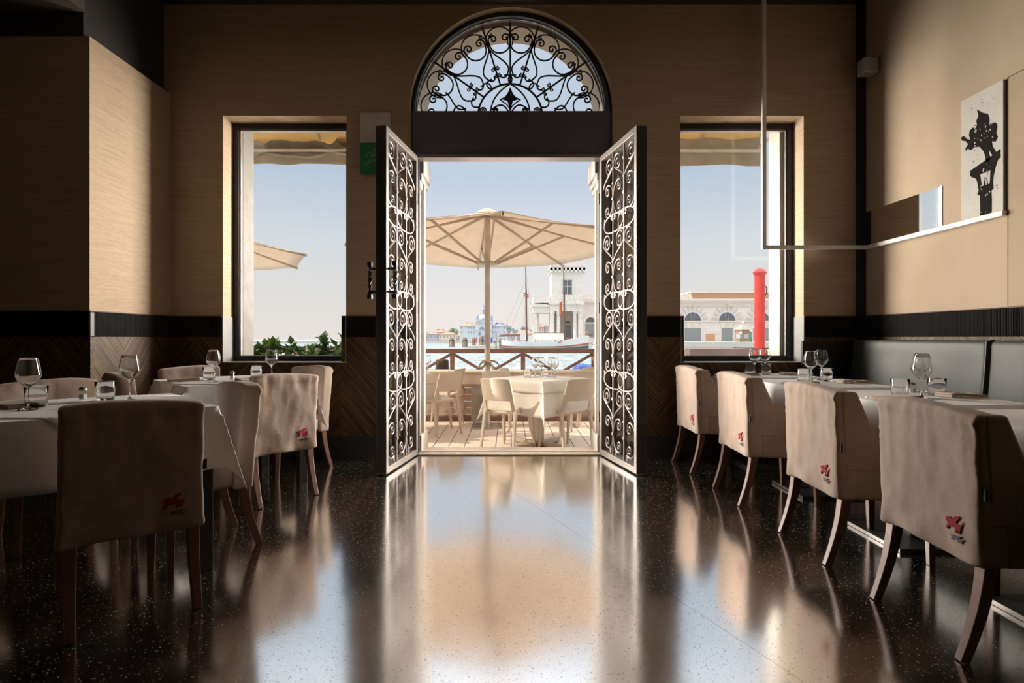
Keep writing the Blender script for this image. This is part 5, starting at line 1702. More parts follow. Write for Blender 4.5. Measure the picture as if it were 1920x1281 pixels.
# people: one continuous body each, coloured by clothing
def person(label, x, y, z, h, shirt, trousers, turn, seed):
    rr = random.Random(seed)
    t = thing('person', label, 'person', (x, y, z), turn, 'people on the far pier')
    me = bpy.data.meshes.new('body')
    k = h / 1.75
    J = {'pel': (0, 0, .95), 'wai': (0, 0, 1.12), 'che': (0, 0.0, 1.34), 'nec': (0, 0.01, 1.50), 'hea': (0, 0.02, 1.62), 'top': (0, 0.02, 1.73),
         'kl': (-.11, .05, .50), 'fl': (-.12, -.02, .05), 'tl': (-.12, .12, .03), 'kr': (.11, -.03, .50), 'fr': (.13, -.10, .05), 'tr': (.13, .04, .03), 'hl': (-.09, 0, .90), 'hr': (.09, 0, .90),
         'sl': (-.19, 0, 1.42), 'el': (-.25, -.03, 1.15), 'wl': (-.24, .08, .93), 'gl': (-.235, .11, .84), 'sr': (.19, 0, 1.42), 'er': (.26, .0, 1.15), 'wr': (.22, .14, 1.02), 'gr': (.19, .19, .97)}
    E = [('pel', 'wai'), ('wai', 'che'), ('che', 'nec'), ('nec', 'hea'), ('hea', 'top'), ('pel', 'hl'), ('hl', 'kl'), ('kl', 'fl'), ('fl', 'tl'), ('pel', 'hr'), ('hr', 'kr'), ('kr', 'fr'), ('fr', 'tr'),
         ('che', 'sl'), ('sl', 'el'), ('el', 'wl'), ('wl', 'gl'), ('che', 'sr'), ('sr', 'er'), ('er', 'wr'), ('wr', 'gr')]
    RD = {'pel': .14, 'wai': .12, 'che': .15, 'nec': .06, 'hea': .10, 'top': .075, 'kl': .06, 'kr': .06, 'fl': .042, 'fr': .042, 'tl': .035, 'tr': .035, 'hl': .09, 'hr': .09, 'sl': .065, 'sr': .065, 'el': .045, 'er': .045, 'wl': .033, 'wr': .033, 'gl': .03, 'gr': .03}
    ks = list(J)
    m = MB()
    vs = [Vector(J[q]) * k for q in ks]
    me.from_pydata([tuple(v) for v in vs], [(ks.index(a), ks.index(c)) for a, c in E], [])
    o = bpy.data.objects.new('body', me)
    COL.objects.link(o)
    o.modifiers.new('skin', 'SKIN')
    for i, q in enumerate(ks):
        me.skin_vertices[0].data[i].radius = (RD[q] * k, RD[q] * k)
    me.skin_vertices[0].data[0].use_root = True
    sb = o.modifiers.new('sub', 'SUBSURF'); sb.levels = sb.render_levels = 1
    dg = bpy.context.evaluated_depsgraph_get()
    me2 = bpy.data.meshes.new_from_object(o.evaluated_get(dg))
    bpy.data.objects.remove(o)
    me2.name = 'body'
    for mm in ('skin', shirt, trousers):
        me2.materials.append(M[mm])
    for pl in me2.polygons:
        c = pl.center / k
        if c.z > 1.50 or (abs(c.x) > 0.2 and c.z < 1.2):
            pl.material_index = 0
        elif c.z > 0.98:
            pl.material_index = 1
        elif c.z > 0.52:
            pl.material_index = 2
        else:
            pl.material_index = 0
        pl.use_smooth = True
    ob = bpy.data.objects.new('body', me2)
    COL.objects.link(ob)
    ob.parent = t
    MB().ball((0, 0.0, 1.665 * k), 0.105 * k, 10, 6, 0.9).build('hair', 'mast_wood', t, smooth=60)
    return t
jz = H - 15.2 * J / F
person('person in a red shirt standing on the lagoon pier', P(892.5, 0, 117).x, 117, jz, 1.72, 'cloth_red', 'cloth_red', R(200), 1)
person('person in dark blue standing right of the umbrella pole', P(921.5, 0, 117).x, 117, jz, 1.75, 'cloth_blue', 'cloth_blue', R(150), 2)
person('person in a white shirt and blue shorts at the pier end', P(927, 0, 117.5).x, 117.5, jz, 1.70, 'cloth_white', 'cloth_blue', R(220), 3)

# ---- sailing ship
SY = 100.0
sc_ = SY / F
X = lambda p_: (p_ - CX) * sc_
Z = lambda p_: H + (CY - p_) * sc_
x0s, x1s = X(939.5), X(1105)
t = thing('sailing_ship', 'old two-masted sailing ship with white hull moored in the lagoon', 'sailing ship', ((x0s + x1s) / 2, SY, WZ))
ox, oz = (x0s + x1s) / 2, WZ
LX = lambda p_: X(p_) - ox
LZ = lambda p_: Z(p_) - oz
hl = (x1s - x0s) / 2
def sheer(u):
    return LZ(640.5) + 0.35 * max(0, (0.25 - u) / 0.25) ** 2 + 1.15 * max(0, (u - 0.45) / 0.55) ** 2.2
def beam(u):
    return 1.9 * (1 - abs(2 * u - 0.95) ** 3.2 * 0.96)
def hull_pt(u, q, side):
    w = max(0.05, beam(min(1, max(0, u)))) * (0.72 + 0.28 * q)
    x = -hl + 2 * hl * u - (1 - q) * 0.9 * (u - 0.5) * 0.35
    return (x, side * w, -0.4 + (sheer(u) + 0.4) * q)
qs = [0.0, 0.40, 0.46, 0.50, 0.56, 0.60, 0.80, 1.0]
m = MB()
nu = 26
bands = {0: 1, 1: 3, 2: 1, 3: 2, 4: 0, 5: 0, 6: 0}
for side in (-1, 1):
    for j in range(len(qs) - 1):
        m.cur = bands[j]
        m.grid(lambda a, c: hull_pt(a, qs[j] + (qs[j + 1] - qs[j]) * c, side), nu, 1)
m.cur = 0
for i in range(nu):
    a, c = i / nu, (i + 1) / nu
    m.add([hull_pt(a, 0.93, -1), hull_pt(c, 0.93, -1), hull_pt(c, 0.93, 1), hull_pt(a, 0.93, 1)], [(0, 1, 2, 3)])
m.add([hull_pt(0, q, -1) for q in qs] + [hull_pt(0, q, 1) for q in reversed(qs)], [tuple(range(2 * len(qs)))])
m.build('hull', ['hull_white', 'hull_navy', 'hull_red', 'hull_yellow'], t, smooth=50)
for px_, top in ((987.5, 497), (1058.7, 497)):
    zt_ = LZ(top)
    MB().tube([(LX(px_), 0, 0.3), (LX(px_ - 0.8), 0, zt_ * 0.6), (LX(px_ - 2), 0, zt_)], [0.20, 0.15, 0.08], 8).build('mast', 'mast_wood', t, smooth=50)
MB().tube([(LX(935), 0, LZ(630.5)), (LX(985), 0, LZ(629))], [0.10, 0.12], 8).build('boom', 'mast_wood', t)
MB().tube([(LX(936), 0, LZ(629)), (LX(950), 0, LZ(628)), (LX(974), 0, LZ(628))], [0.12, 0.24, 0.20], 8).build('furled_sail', 'sail_brown', t, smooth=60)
MB().tube([(LX(1103), 0, LZ(629)), (LX(1126), 0, LZ(622.5))], [0.13, 0.09], 8).build('bowsprit', 'mast_wood', t)
m = MB()
m.prism([(-1.6, LZ(637.5)), (0, LZ(624.5)), (1.6, LZ(637.5))], lambda a, c, d: (d, a, c), LX(1001), LX(1056))
m.build('deck_awning', 'tarp_cream', t)
MB().box(LX(1000), LX(1057), -0.05, 0.05, LZ(625), LZ(624)).build('ridge_spar', 'mast_wood', t)
MB().box(LX(976), LX(986), -0.7, 0.7, LZ(637), LZ(625)).build('deckhouse', 'hull_white', t)
MB().box(LX(991), LX(997), -0.6, 0.6, LZ(637), LZ(629)).build('deckhouse', 'hull_white', t)
m = MB()
m.ball((LX(1100.5), -0.1, LZ(624)), 0.24, 10, 8, 1.0)
m.build('bow_ornament', 'boat_orange', t, smooth=60)
def flag(name, mat, x_, z_, w, h, drop):
    m = MB()
    if isinstance(mat, list):
        for k in range(3):
            m.cur = k % 2
            m.grid(lambda a, c: (x_ + a * w, 0.25 + 0.10 * math.sin(a * 6), z_ + h * (k + c) / 3 - drop * a + 0.05 * math.sin(a * 7)), 8, 1)
    else:
        m.grid(lambda a, c: (x_ + a * w, 0.25 + 0.10 * math.sin(a * 6 + c * 3), z_ + h * c - drop * a), 6, 6)
    m.build(name, mat, t, solid=0.01)
flag('flag', ['flag_red', 'flag_white'], LX(981.5), LZ(556), 0.92, 0.62, 0.25)
flag('flag', 'flag_orange', LX(1049), LZ(594), 0.45, 2.4, -0.35)
m = MB()
for a, c in (((987, 525), (941, 626)), ((987, 545), (952, 630)), ((987, 515), (1003, 633)), ((987, 535), (978, 638)), ((987, 535), (982, 638)), ((987, 535), (994, 638)), ((1058, 515), (1102, 627)), ((1058, 540), (1046, 638)), ((1058, 540), (1050, 638)), ((1058, 540), (1068, 638))):
    m.tube([(LX(a[0]), 0, LZ(a[1])), (LX(c[0]), -0.9, LZ(c[1]))], 0.018, 4)
m.build('rigging', 'mast_wood', t, weld=False)
for k in range(11):
    u = 0.04 + 0.085 * k
    p = hull_pt(u, 1.0, -1)
    MB().tube([(p[0], p[1] * 0.98, p[2] - 0.1), (p[0], p[1] * 0.98, p[2] + 0.50)], 0.035, 5).build('stanchion', 'mast_wood', t)
ring = MB()
ring.tube([(LX(1047.5) + 0.28 * math.cos(2 * PI * i / 14), -1.86, LZ(639.5) + 0.28 * math.sin(2 * PI * i / 14)) for i in range(15)], 0.07, 6)
ring.build('lifebuoy', 'boat_orange', t, smooth=60)

# ---- moored boats near the terrace
BYY = 16.0
t = thing('blue_boat', 'small boat with blue cover moored right of the railing', 'boat', (P(1095, 0, BYY).x, BYY, WZ))
def small_hull(mb_, L, W, hgt):
    def pt(u, q, s_):
        w = W * (1 - abs(2 * u - 0.9) ** 2.6) * (0.75 + 0.25 * q)
        return (-L / 2 + L * u, s_ * max(w, 0.01), -0.15 + (hgt + 0.35 * u ** 3) * q)
    for s_ in (-1, 1):
        mb_.grid(lambda a, c: pt(a, c, s_), 16, 4)
    for i in range(16):
        a, c = i / 16, (i + 1) / 16
        mb_.add([pt(a, 0.9, -1), pt(c, 0.9, -1), pt(c, 0.9, 1), pt(a, 0.9, 1)], [(0, 1, 2, 3)])
    return mb_
small_hull(MB(), 3.4, 0.8, 1.05).build('hull', 'boat_orange', t, smooth=50)
m = MB()
m.rbox(-0.25, 0.35, -0.35, 0.6, 0.95, 1.42, 0.12, 0.10, lambda x, y, z: (x, y, z + 0.07 * noise.noise(Vector((x * 4, y * 4, z * 4)))))
m.build('tarpaulin', 'blue_tarp', t, smooth=60)
m = MB()
rr = random.Random(8)
m.rbox(-1.0, 0.75, -0.66, -0.38, 0.92, 1.28, 0.06, 0.06, lambda x, y, z: (x, y + 0.05 * noise.noise(Vector((x * 8, z * 8, 1))), z + 0.12 * noise.noise(Vector((x * 9, y * 5, 3)))))
m.build('rope_heap', 'tarp_cream', t, smooth=60)

# ------------------------------------------------------------------ buildings across the water
def plane_local(px0, Y):
    """local frame of a far building: pixel -> metres, origin at px0 / eye level"""
    s = Y / F
    return (lambda p_: (p_ - px0) * s), (lambda p_: H + (CY - p_) * s)

def gable(mb, x0, x1, y0, y1, z0, z1, hip=0.0):
    ym = (y0 + y1) / 2
    vs = [(x0, y0, z0), (x1, y0, z0), (x1, y1, z0), (x0, y1, z0), (x0 + hip, ym, z1), (x1 - hip, ym, z1)]
    return mb.add(vs, [(0, 1, 5, 4), (2, 3, 4, 5), (1, 2, 5), (3, 0, 4), (3, 2, 1, 0)])

def arch_poly(cx, w, zb, zs, n=14):
    """door/window outline with a half-round head"""
    return [(cx - w, zb), (cx + w, zb)] + [(cx + w * math.cos(PI * i / n), zs + w * math.sin(PI * i / n)) for i in range(n + 1)]

# domed church with two wings
CYY = 214.0
t = thing('domed_church', 'pale church with grey dome and two long wings across the lagoon', 'church', (P(907, 0, CYY).x, CYY, WZ))
x_, z_ = plane_local(907, CYY)
z = lambda p_: z_(p_) - WZ
fy = lambda a, c, d: (a, d, c)
MB().box(x_(862), x_(892), 0, 9, 0, z(611.5)).build('wing', 'church_white', t)
MB().box(x_(922), x_(949.5), 0, 9, 0, z(611.5)).build('wing', 'church_white', t)
gable(MB(), x_(861), x_(893), -0.4, 9.4, z(611.5), z(603.5), 3.6).build('roof', 'roof_tile', t)
gable(MB(), x_(921), x_(950.5), -0.4, 9.4, z(611.5), z(603.5), 3.6).build('roof', 'roof_slate', t)
m = MB()
m.prism([(x_(891), 0), (x_(923), 0), (x_(923), z(605)), (x_(907), z(597.5)), (x_(891), z(605))], fy, -1.2, 10)
m.build('facade', 'church_white', t)
m = MB()
m.box(x_(890.5), x_(923.5), -1.5, -1.0, z(606.3), z(605)).box(x_(890.5), x_(923.5), -1.5, -1.0, z(619.5), z(618.6))
m.bar((x_(890.5), -1.3, z(605)), (x_(907), -1.3, z(597)), 0.6, 0.35).bar((x_(907), -1.3, z(597)), (x_(923.5), -1.3, z(605)), 0.6, 0.35)
m.build('cornice', 'house_pale', t, weld=False)
MB().prism(arch_poly(x_(903.8), x_(909.2) - x_(904), z(618.4), z(618.3)), fy, -1.26, -1.15).build('lunette_window', 'far_window', t)
MB().prism(arch_poly(x_(907), 1.0, 0.2, z(634)), fy, -1.26, -1.15).build('portal', 'far_window', t)
MB().prism(arch_poly(x_(899.5), 0.5, z(629), z(625)), fy, -1.26, -1.15).build('window', 'far_window', t)
dx, dz0 = x_(905.3), z(599)
MB().lathe([(0, 0), (2.0, 0), (2.0, z(597) - dz0), (2.15, z(596.6) - dz0), (2.0, z(593.5) - dz0), (1.5, z(590.3) - dz0), (0.8, z(588.6) - dz0), (0, z(588) - dz0)], 24, (dx, 6, dz0)).build('dome', 'church_white', t, smooth=50)
lz = z(588.6)
MB().lathe([(0, 0), (0.85, 0), (0.85, 0.25), (0.70, 0.3), (0.62, z(581) - lz), (0.85, z(580.6) - lz), (0.62, z(577) - lz), (0.28, z(575) - lz), (0.22, z(571) - lz), (0.05, z(569.5) - lz), (0, z(569) - lz)], 12, (dx, 6, lz)).build('lantern', 'church_lead', t, smooth=30)
for px_ in (894.3, 920.5):
    bx_ = x_(px_)
    MB().lathe([(0, 0), (0.68, 0), (0.68, z(596) - z(606)), (0.55, z(595.6) - z(606)), (0.50, z(594.5) - z(606)), (0.72, z(593.5) - z(606)), (0.62, z(591.5) - z(606)), (0.25, z(590) - z(606)), (0.05, z(587.5) - z(606)), (0, z(587.3) - z(606))], 12, (bx_, 2, z(606))).build('bell_turret', 'church_lead', t, smooth=40)
for px_ in (864.8, 878.6, 883.4, 888.2, 924.2, 929.4, 934.2, 946):
    for pz_ in (615, 623):
        MB().box(x_(px_ - 0.8), x_(px_ + 0.8), -0.06, 0.1, z(pz_ + 1.6), z(pz_ - 1.6)).build('window', 'far_window', t)
MB().box(x_(861), x_(862.4), 1, 2, z(611), z(608.5)).build('chimney', 'house_pink', t)

def house(label, xa, xb, eave, ridge, Y, wall, roof='roof_tile', rows=((630, 5), (637, 4)), depth=9, base=645, name='house', hip=2.0, ww=0.9):
    xm = (xa + xb) / 2
    t = thing(name, label, 'house', (P(xm, 0, Y).x, Y, WZ), 0)
    x_, z_ = plane_local(xm, Y)
    z = lambda p_: z_(p_) - WZ
    MB().box(x_(xa), x_(xb), 0, depth, 0, z(eave)).build('wall', wall, t)
    gable(MB(), x_(xa) - 0.05, x_(xb) + 0.05, -0.4, depth + 0.4, z(eave), z(ridge), hip).build('roof', roof, t)
    for py_, n in rows:
        for k in range(n):
            p_ = xa + (xb - xa) * (k + 0.6) / (n + 0.2)
            MB().box(x_(p_ - ww), x_(p_ + ww), -0.06, 0.05, z(py_ + 2.1), z(py_ - 2.1)).build('window', 'far_window', t)
    return t
house('grey waterfront house with red roof at the left across the lagoon', 801, 822, 626.5, 623, 216, 'house_grey', rows=((632, 4), (639.5, 3)))
house('cream waterfront house with red roof and arched windows', 822.6, 855.4, 627, 623.3, 216, 'house_cream', rows=((631.5, 5), (639.5, 4)))
house('pale plastered building at the far left across the lagoon', 786, 800.2, 623.5, 622, 217, 'house_pale', rows=((640, 1),))
house('house with high pointed red roof behind the waterfront houses', 811, 836, 622.5, 616.5, 240, 'house_pink', rows=(), hip=4.0)
house('low pink house between the cream house and the church wing', 856.5, 861.3, 630, 628, 227, 'house_pink', rows=((637, 2),))
house('low red-roofed houses right of the church wing', 951, 967, 627, 623, 230, 'house_grey', rows=((633, 3),))
house('red-roofed building behind the first mast of the ship', 968.5, 1001, 625.5, 619, 236, 'house_pink', rows=((631, 4),))
house('pink house seen through the customs-house porch', 1010, 1020.5, 613, 607, 240, 'house_pink', rows=((618, 2), (626, 2)), hip=1.5)
house('grey house seen through the customs-house porch', 1021.5, 1032, 612, 608, 241, 'house_grey', rows=((618, 2), (626, 2)), hip=1.5)
struct(MB().box(-110, 60, 213, 275, WZ - 1, WZ + 0.9).build('ground_island', 'quay_stone'), 'low stone quay of the island across the lagoon', 'quay')

def crown(label, pxc, top, w, Y, seed, mat='tree_far', base=640):
    s = Y / F
    t = thing('tree', label, 'tree', (P(pxc, 0, Y).x, Y, WZ), 0, 'trees across the lagoon')
    ht = H + (CY - top) * s - WZ
    rr = random.Random(seed)
    m = MB()
    for k in range(9):
        c = Vector((rr.uniform(-0.34, 0.34) * w * s, rr.uniform(-1, 1) * w * s * 0.2, ht * rr.uniform(0.55, 0.80)))
        r = w * s * rr.uniform(0.20, 0.30)
        r = min(r, ht - c.z)
        m.ball(c, r, 12, 8, 0.95, lambda v: v + Vector((1, 1, 1)) * 0.25 * noise.noise(v * 1.3) + Vector((0.5, 1, 1)) * 0.12 * noise.noise(v * 4))
    m.build('crown', mat, t, smooth=60, weld=False)
    MB().tube([(0, 0, 0), (0, 0, ht * 0.6)], [w * s * 0.05, w * s * 0.03], 6).build('trunk', 'mast_wood', t)
crown('green tree between the cream house and the church', 852, 611.5, 19, 238, 1)
crown('pale green tree just left of the green tree by the church', 841, 617.5, 12, 252, 2, 'tree_far')
crown('hazy tree right of the church wing', 952, 604.5, 16, 252, 3, 'tree_haze')
crown('hazy tree left of the first mast', 964, 612, 14, 264, 4, 'tree_haze')
crown('hazy tree behind the first mast', 983, 608.5, 16, 256, 5, 'tree_haze')
crown('hazy tree right of the first mast', 995, 612, 12, 270, 6, 'tree_haze')
crown('small hazy tree at the far left behind the pale building', 790, 612, 12, 244, 7, 'tree_haze')

# ---- customs house: corner tower, porch, right wing
DY = 170.0
ox_ = 1063
t = thing('customs_tower', 'white stone customs house with battlemented tower and columned porch', 'building', (P(ox_, 0, DY).x, DY, 0), 0)
x_, z = plane_local(ox_, DY)
B = lambda xa, xb, ya, yb, za, zb: MB().box(x_(xa), x_(xb), ya, yb, z(za), z(zb))
B(1035, 1093.5, 0, 9.5, 554, 497).build('tower_shaft', 'dogana_stone', t)
m = MB()
m.box(x_(1031.5), x_(1097), -0.6, 10.1, z(507), z(502))
for k in range(9):
    p_ = 1032 + k * 7.6
    m.box(x_(p_), x_(p_ + 4.2), -0.6, 0.2, z(511), z(502))
    m.box(x_(p_), x_(p_ + 4.4), -0.6, 0.0, z(502), z(496.5))
for k in range(5):
    for xx in (1031.5, 1096.2):
        m.box(x_(xx), x_(xx + 0.8), k * 2.1 - 0.4, k * 2.1 + 0.9, z(511), z(496.5))
m.build('battlement', 'dogana_stone', t, weld=False)
B(1055.5, 1072, -0.12, 0.05, 553, 525.5).build('tower_window', 'dark_pane', t)
m = MB()
m.box(x_(1054.5), x_(1073), -0.25, 0, z(525.5), z(523)).box(x_(1063.2), x_(1064.2), -0.2, 0, z(553), z(525.5)).box(x_(1055), x_(1072), -0.2, 0, z(537.5), z(536.5))
m.build('window_surround', 'dogana_shade', t)
m = MB()
m.box(x_(1032), x_(1092), -1.6, 8, z(568), z(554))
for k in range(5):
    p_ = 1034 + k * 13.2
    m.box(x_(p_), x_(p_ + 5), -1.75, -1.6, z(563), z(555))
m.build('parapet', 'dogana_stone', t, weld=False)
m = MB()
m.box(x_(1028.5), x_(1093.5), -2.4, 8.5, z(571.5), z(568)).box(x_(1031), x_(1092), -1.8, 8, z(584), z(571.5))
m.build('entablature', 'dogana_stone', t)
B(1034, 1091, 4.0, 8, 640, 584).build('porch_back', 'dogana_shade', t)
for p_ in (1033.5, 1044.5, 1075, 1084):
    m = MB()
    m.lathe([(0, z(640)), (0.75, z(640)), (0.75, z(638.5)), (0.60, z(638)), (0.56, z(610)), (0.50, z(590)), (0.72, z(587)), (0.75, z(584)), (0, z(584))], 14, (x_(p_ + 2), -1.0, 0))
    m.build('column', 'dogana_stone', t, smooth=40)
B(1031, 1037.5, -1.5, 4, 640, 584).build('corner_pier', 'dogana_stone', t)
B(1085.5, 1092, -1.5, 4, 640, 584).build('corner_pier', 'dogana_stone', t)
MB().prism(arch_poly(x_(1067), x_(1072.2) - x_(1067), z(606), z(606)), fy, 3.9, 4.05).build('fanlight', 'dark_pane', t)
B(1062, 1073, 3.9, 4.05, 632, 609).build('porch_door', 'door_grey', t)
m = MB()
m.box(x_(1000), x_(1031.5), -0.6, 7, z(568), z(557)).box(x_(996), x_(1031.5), -1.0, 7.4, z(575.5), z(572)).box(x_(999), x_(1031.5), -0.5, 7, z(587), z(575.5))
m.build('porch_roof', 'dogana_stone', t)
for yy in (-0.3, 5.0):
    B(999.5, 1005.5, yy, yy + 1.4, 640, 587).build('porch_pier', 'dogana_stone', t)
B(1007, 1011.5, 2.2, 3.6, 640, 587).build('porch_pier', 'dogana_stone', t)

WYY = 182.0
t = thing('customs_wing', 'low white stone wing with arched windows right of the customs tower', 'building', (P(1150, 0, WYY).x, WYY, 0), R(0))
x_, z = plane_local(1150, WYY)
MB().box(x_(1091.5), x_(1215), 0, 12, z(641), z(566)).build('wall', 'dogana_stone', t)
m = MB()
m.box(x_(1089.5), x_(1216), -0.7, 12, z(567.5), z(564.5)).box(x_(1091.5), x_(1215), 0.5, 1.4, z(564.5), z(553))
m.build('cornice', 'dogana_stone', t)
m = MB()
for k in range(14):
    p_ = 1095 + k * 8
    m.tube([(x_(p_) + 0.55 * math.cos(PI * i / 8), 0.4, z(557) - 0.75 * math.sin(PI * i / 8)) for i in range(9)], 0.16, 5)
m.build('scallop_cresting', 'dogana_stone', t, smooth=60, weld=False)
for p_ in (1107, 1146, 1185):
    m = MB()
    w = x_(p_ + 9) - x_(p_)
    m.prism(arch_poly(x_(p_), w, z(604.5), z(604.4)), fy, -0.08, 0.06)
    m.build('arched_window', 'dark_pane', t)
    m = MB()
    m.tube([(x_(p_) + (w + 0.2) * math.cos(PI * i / 14), -0.05, z(604.5) + (w + 0.2) * math.sin(PI * i / 14)) for i in range(15)], 0.22, 6)
    m.box(x_(p_) - w - 0.5, x_(p_) + w + 0.5, -0.3, 0.05, z(606), z(604.5))
    m.build('window_surround', 'dogana_shade', t, smooth=40)
    MB().box(x_(p_ - 9.5), x_(p_ + 9.5), -0.08, 0.06, z(633), z(608)).build('gate', 'door_grey', t)
struct(MB().box(P(996, 0, 160).x, 75, 160, 210, WZ - 1, H - 7.5 * 160 / F).build('ground_point', 'quay_stone'), 'pale stone quay in front of the customs house', 'quay')

# ---- warehouse seen through the right window
HY = 96.0
t = thing('warehouse', 'long white stone warehouse with brick attic, seen through the right window', 'building', (P(1360, 0, HY).x, HY, 0), 0)
x_, z = plane_local(1360, HY)
ZB = 642
MB().box(x_(1180), x_(1600), 0, 14, z(ZB), z(566)).build('wall', 'dogana_stone', t)
MB().box(x_(1300), x_(1600), 1.0, 13, z(566), z(548.5)).build('brick_attic', 'brick', t)
m = MB()
m.box(x_(1180), x_(1600), -0.55, 0.2, z(564), z(560.5)).box(x_(1180), x_(1600), -0.30, 0.1, z(567), z(564)).box(x_(1180), x_(1600), -0.16, 0.1, z(575), z(573.5)).box(x_(1298), x_(1600), 0.7, 13.2, z(548.5), z(545.5))
m.box(x_(1180), x_(1600), -0.22, 0.05, z(603.5), z(601.5)).box(x_(1180), x_(1299.5), 0.3, 1.2, z(560.5), z(556.5))
m.build('cornice', 'dogana_stone', t, weld=False)
m = MB()
for k in range(17):
    p_ = 1187 + k * 6.6
    m.tube([(x_(p_) + 0.26 * math.cos(PI * i / 8), 0.6, z(551) - 0.42 * math.sin(PI * i / 8)) for i in range(9)], 0.09, 5)
m.build('scallop_cresting', 'dogana_stone', t, smooth=60, weld=False)
for p_ in (1234, 1298.5, 1363, 1427.5, 1492, 1556):
    w = x_(p_ + 15.5) - x_(p_)
    aw = MB().prism(arch_poly(x_(p_), w, z(601.2), z(601.1)), fy, -0.05, 0.06).build('arched_window', 'dark_pane', t)
    m = MB()
    for q in (-0.28, 0.28):
        m.bar((x_(p_) + q * w * 0.4, -0.06, z(601)), (x_(p_) + q * w, -0.06, z(601) + w * 0.9), 0.04, 0.09)
    m.build('mullion', 'house_grey', aw, weld=False)
    m = MB()
    m.tube([(x_(p_) + (w + 0.10) * math.cos(PI * i / 16), -0.04, z(601.3) + (w + 0.10) * math.sin(PI * i / 16)) for i in range(17)], 0.14, 6)
    m.build('window_surround', 'house_pale', aw, smooth=40)
    m = MB()
    for k in range(9):
        a = PI * (k + 0.5) / 9
        r0, r1 = w + 0.35, w + 1.25
        m.bar((x_(p_) + r0 * math.cos(a), -0.035, z(601.3) + r0 * math.sin(a)), (x_(p_) + r1 * math.cos(a), -0.035, z(601.3) + r1 * math.sin(a)), 0.05, 0.30 + 0.02 * k, (0, 1, 0))
    m.build('voussoirs', 'dogana_shade', t, weld=False)
    gw_ = 15 if p_ != 1363 else 10
    MB().box(x_(p_ - gw_), x_(p_ + gw_ + 0.5), -0.05, 0.06, z(640.5), z(615.3)).build('gate', 'door_grey', t)
    m = MB()
    for q in (-0.9, -0.12, 0.12, 0.9):
        m.bar((x_(p_) + q * 1.1, -0.03, z(614)), (x_(p_) + q * 1.5, -0.03, z(605)), 0.05, 0.10, (0, 1, 0))
    m.build('keystones', 'dogana_shade', t, weld=False)
    MB().box(x_(p_ + 25), x_(p_ + 42), -0.045, 0.05, z(640), z(626)).build('brick_patch', 'brick', t)
struct(MB().box(P(1180, 0, 80).x, 90, 80, 115, WZ - 1, H - 8.2 * 80 / F).build('ground_quay', 'quay_stone'), 'pale stone quay in front of the warehouse', 'quay')
gz = H - 8.2 * 80 / F

# kiosk and lamps on that quay
KY = 84.0
t = thing('quay_kiosk', 'small six-sided wooden kiosk on the warehouse quay', 'kiosk', (P(1393.5, 0, KY).x, KY, gz))
s = KY / F
hz = lambda p_: (CY - p_) * s + H - gz
MB().lathe([(0, 0), (16 * s, 0), (16 * s, hz(619)), (0, hz(619))], 6, a0=R(0)).build('cabin', 'kiosk_wood', t)
MB().lathe([(18 * s, hz(619)), (18 * s, hz(618)), (6 * s, hz(610)), (2 * s, hz(609)), (0, hz(606))], 6, a0=R(0)).build('roof', 'kiosk_roof', t)
for k in range(3):
    a = R(-150 + 60 * k)
    d = Vector((math.cos(a), math.sin(a), 0)); sd = Vector((-d.y, d.x, 0))
    c = d * 16 * s * math.cos(PI / 6)
    m = MB()
    m.add([c + d * 0.03 + sd * a_ * 4.3 * s + Vector((0, 0, hz(b_))) for a_, b_ in ((-1, 635), (1, 635), (1, 627), (-1, 627))] + [c - d * 0.03 + sd * a_ * 4.3 * s + Vector((0, 0, hz(b_))) for a_, b_ in ((-1, 635), (1, 635), (1, 627), (-1, 627))],
          [(0, 1, 2, 3), (7, 6, 5, 4), (0, 4, 5, 1), (1, 5, 6, 2), (2, 6, 7, 3), (3, 7, 4, 0)])
    m.build('window', 'house_grey', t)
def globe_lamp(px_, top, Y, label):
    s = Y / F
    t = thing('globe_lamp', label, 'street lamp', (P(px_, 0, Y).x, Y, gz), 0, 'globe lamps on the quay')
    h_ = (CY - top) * s + H - gz
    MB().lathe([(0, 0), (.14, 0), (.12, .5), (.06, .7), (.05, h_ - .3), (0, h_ - .3)], 10).build('post', 'lamp_green', t, smooth=40)
    MB().ball((0, 0, h_ - .16), .17, 12, 8).build('globe', 'globe_white', t, smooth=60)
globe_lamp(1389, 622, 81, 'globe lamp in front of the quay kiosk')
globe_lamp(1408, 618, 81.5, 'globe lamp right of the quay kiosk')
globe_lamp(1393, 603, 92, 'globe lamp rising behind the quay kiosk')

# ---- big red lacquered mooring pole, jetty
t = thing('red_mooring_pole', 'tall red lacquered mooring pole outside the right window', 'mooring post', (P(1424.5, 0, 12.0).x, 12.0, WZ))
s = 12.0 / F
zp = lambda p_: (CY - p_) * s + H - WZ
MB().lathe([(0, -0.6), (.105, -0.6), (.106, zp(650)), (.103, zp(516)), (0, zp(516))], 18).build('shaft', 'red_lacquer', t, smooth=40)
MB().lathe([(.103, zp(517)), (.112, zp(516)), (.132, zp(513)), (.138, zp(511)), (.125, zp(509.5)), (.085, zp(505)), (.05, zp(503.5)), (0, zp(503))], 18).build('cap', 'red_lacquer', t, smooth=30)
MB().lathe([(0, zp(503.2)), (.012, zp(503.2)), (.014, zp(502)), (0, zp(501))], 8).build('finial', 'gold', t)
m = MB()
m.tube([(0.10, -0.02, zp(545) - 0.10), (0.135, -0.02, zp(545) - 0.06), (0.135, -0.02, zp(545) + 0.06), (0.10, -0.02, zp(545) + 0.10)], 0.012, 6)
m.build('cleat', 'black_iron', t)

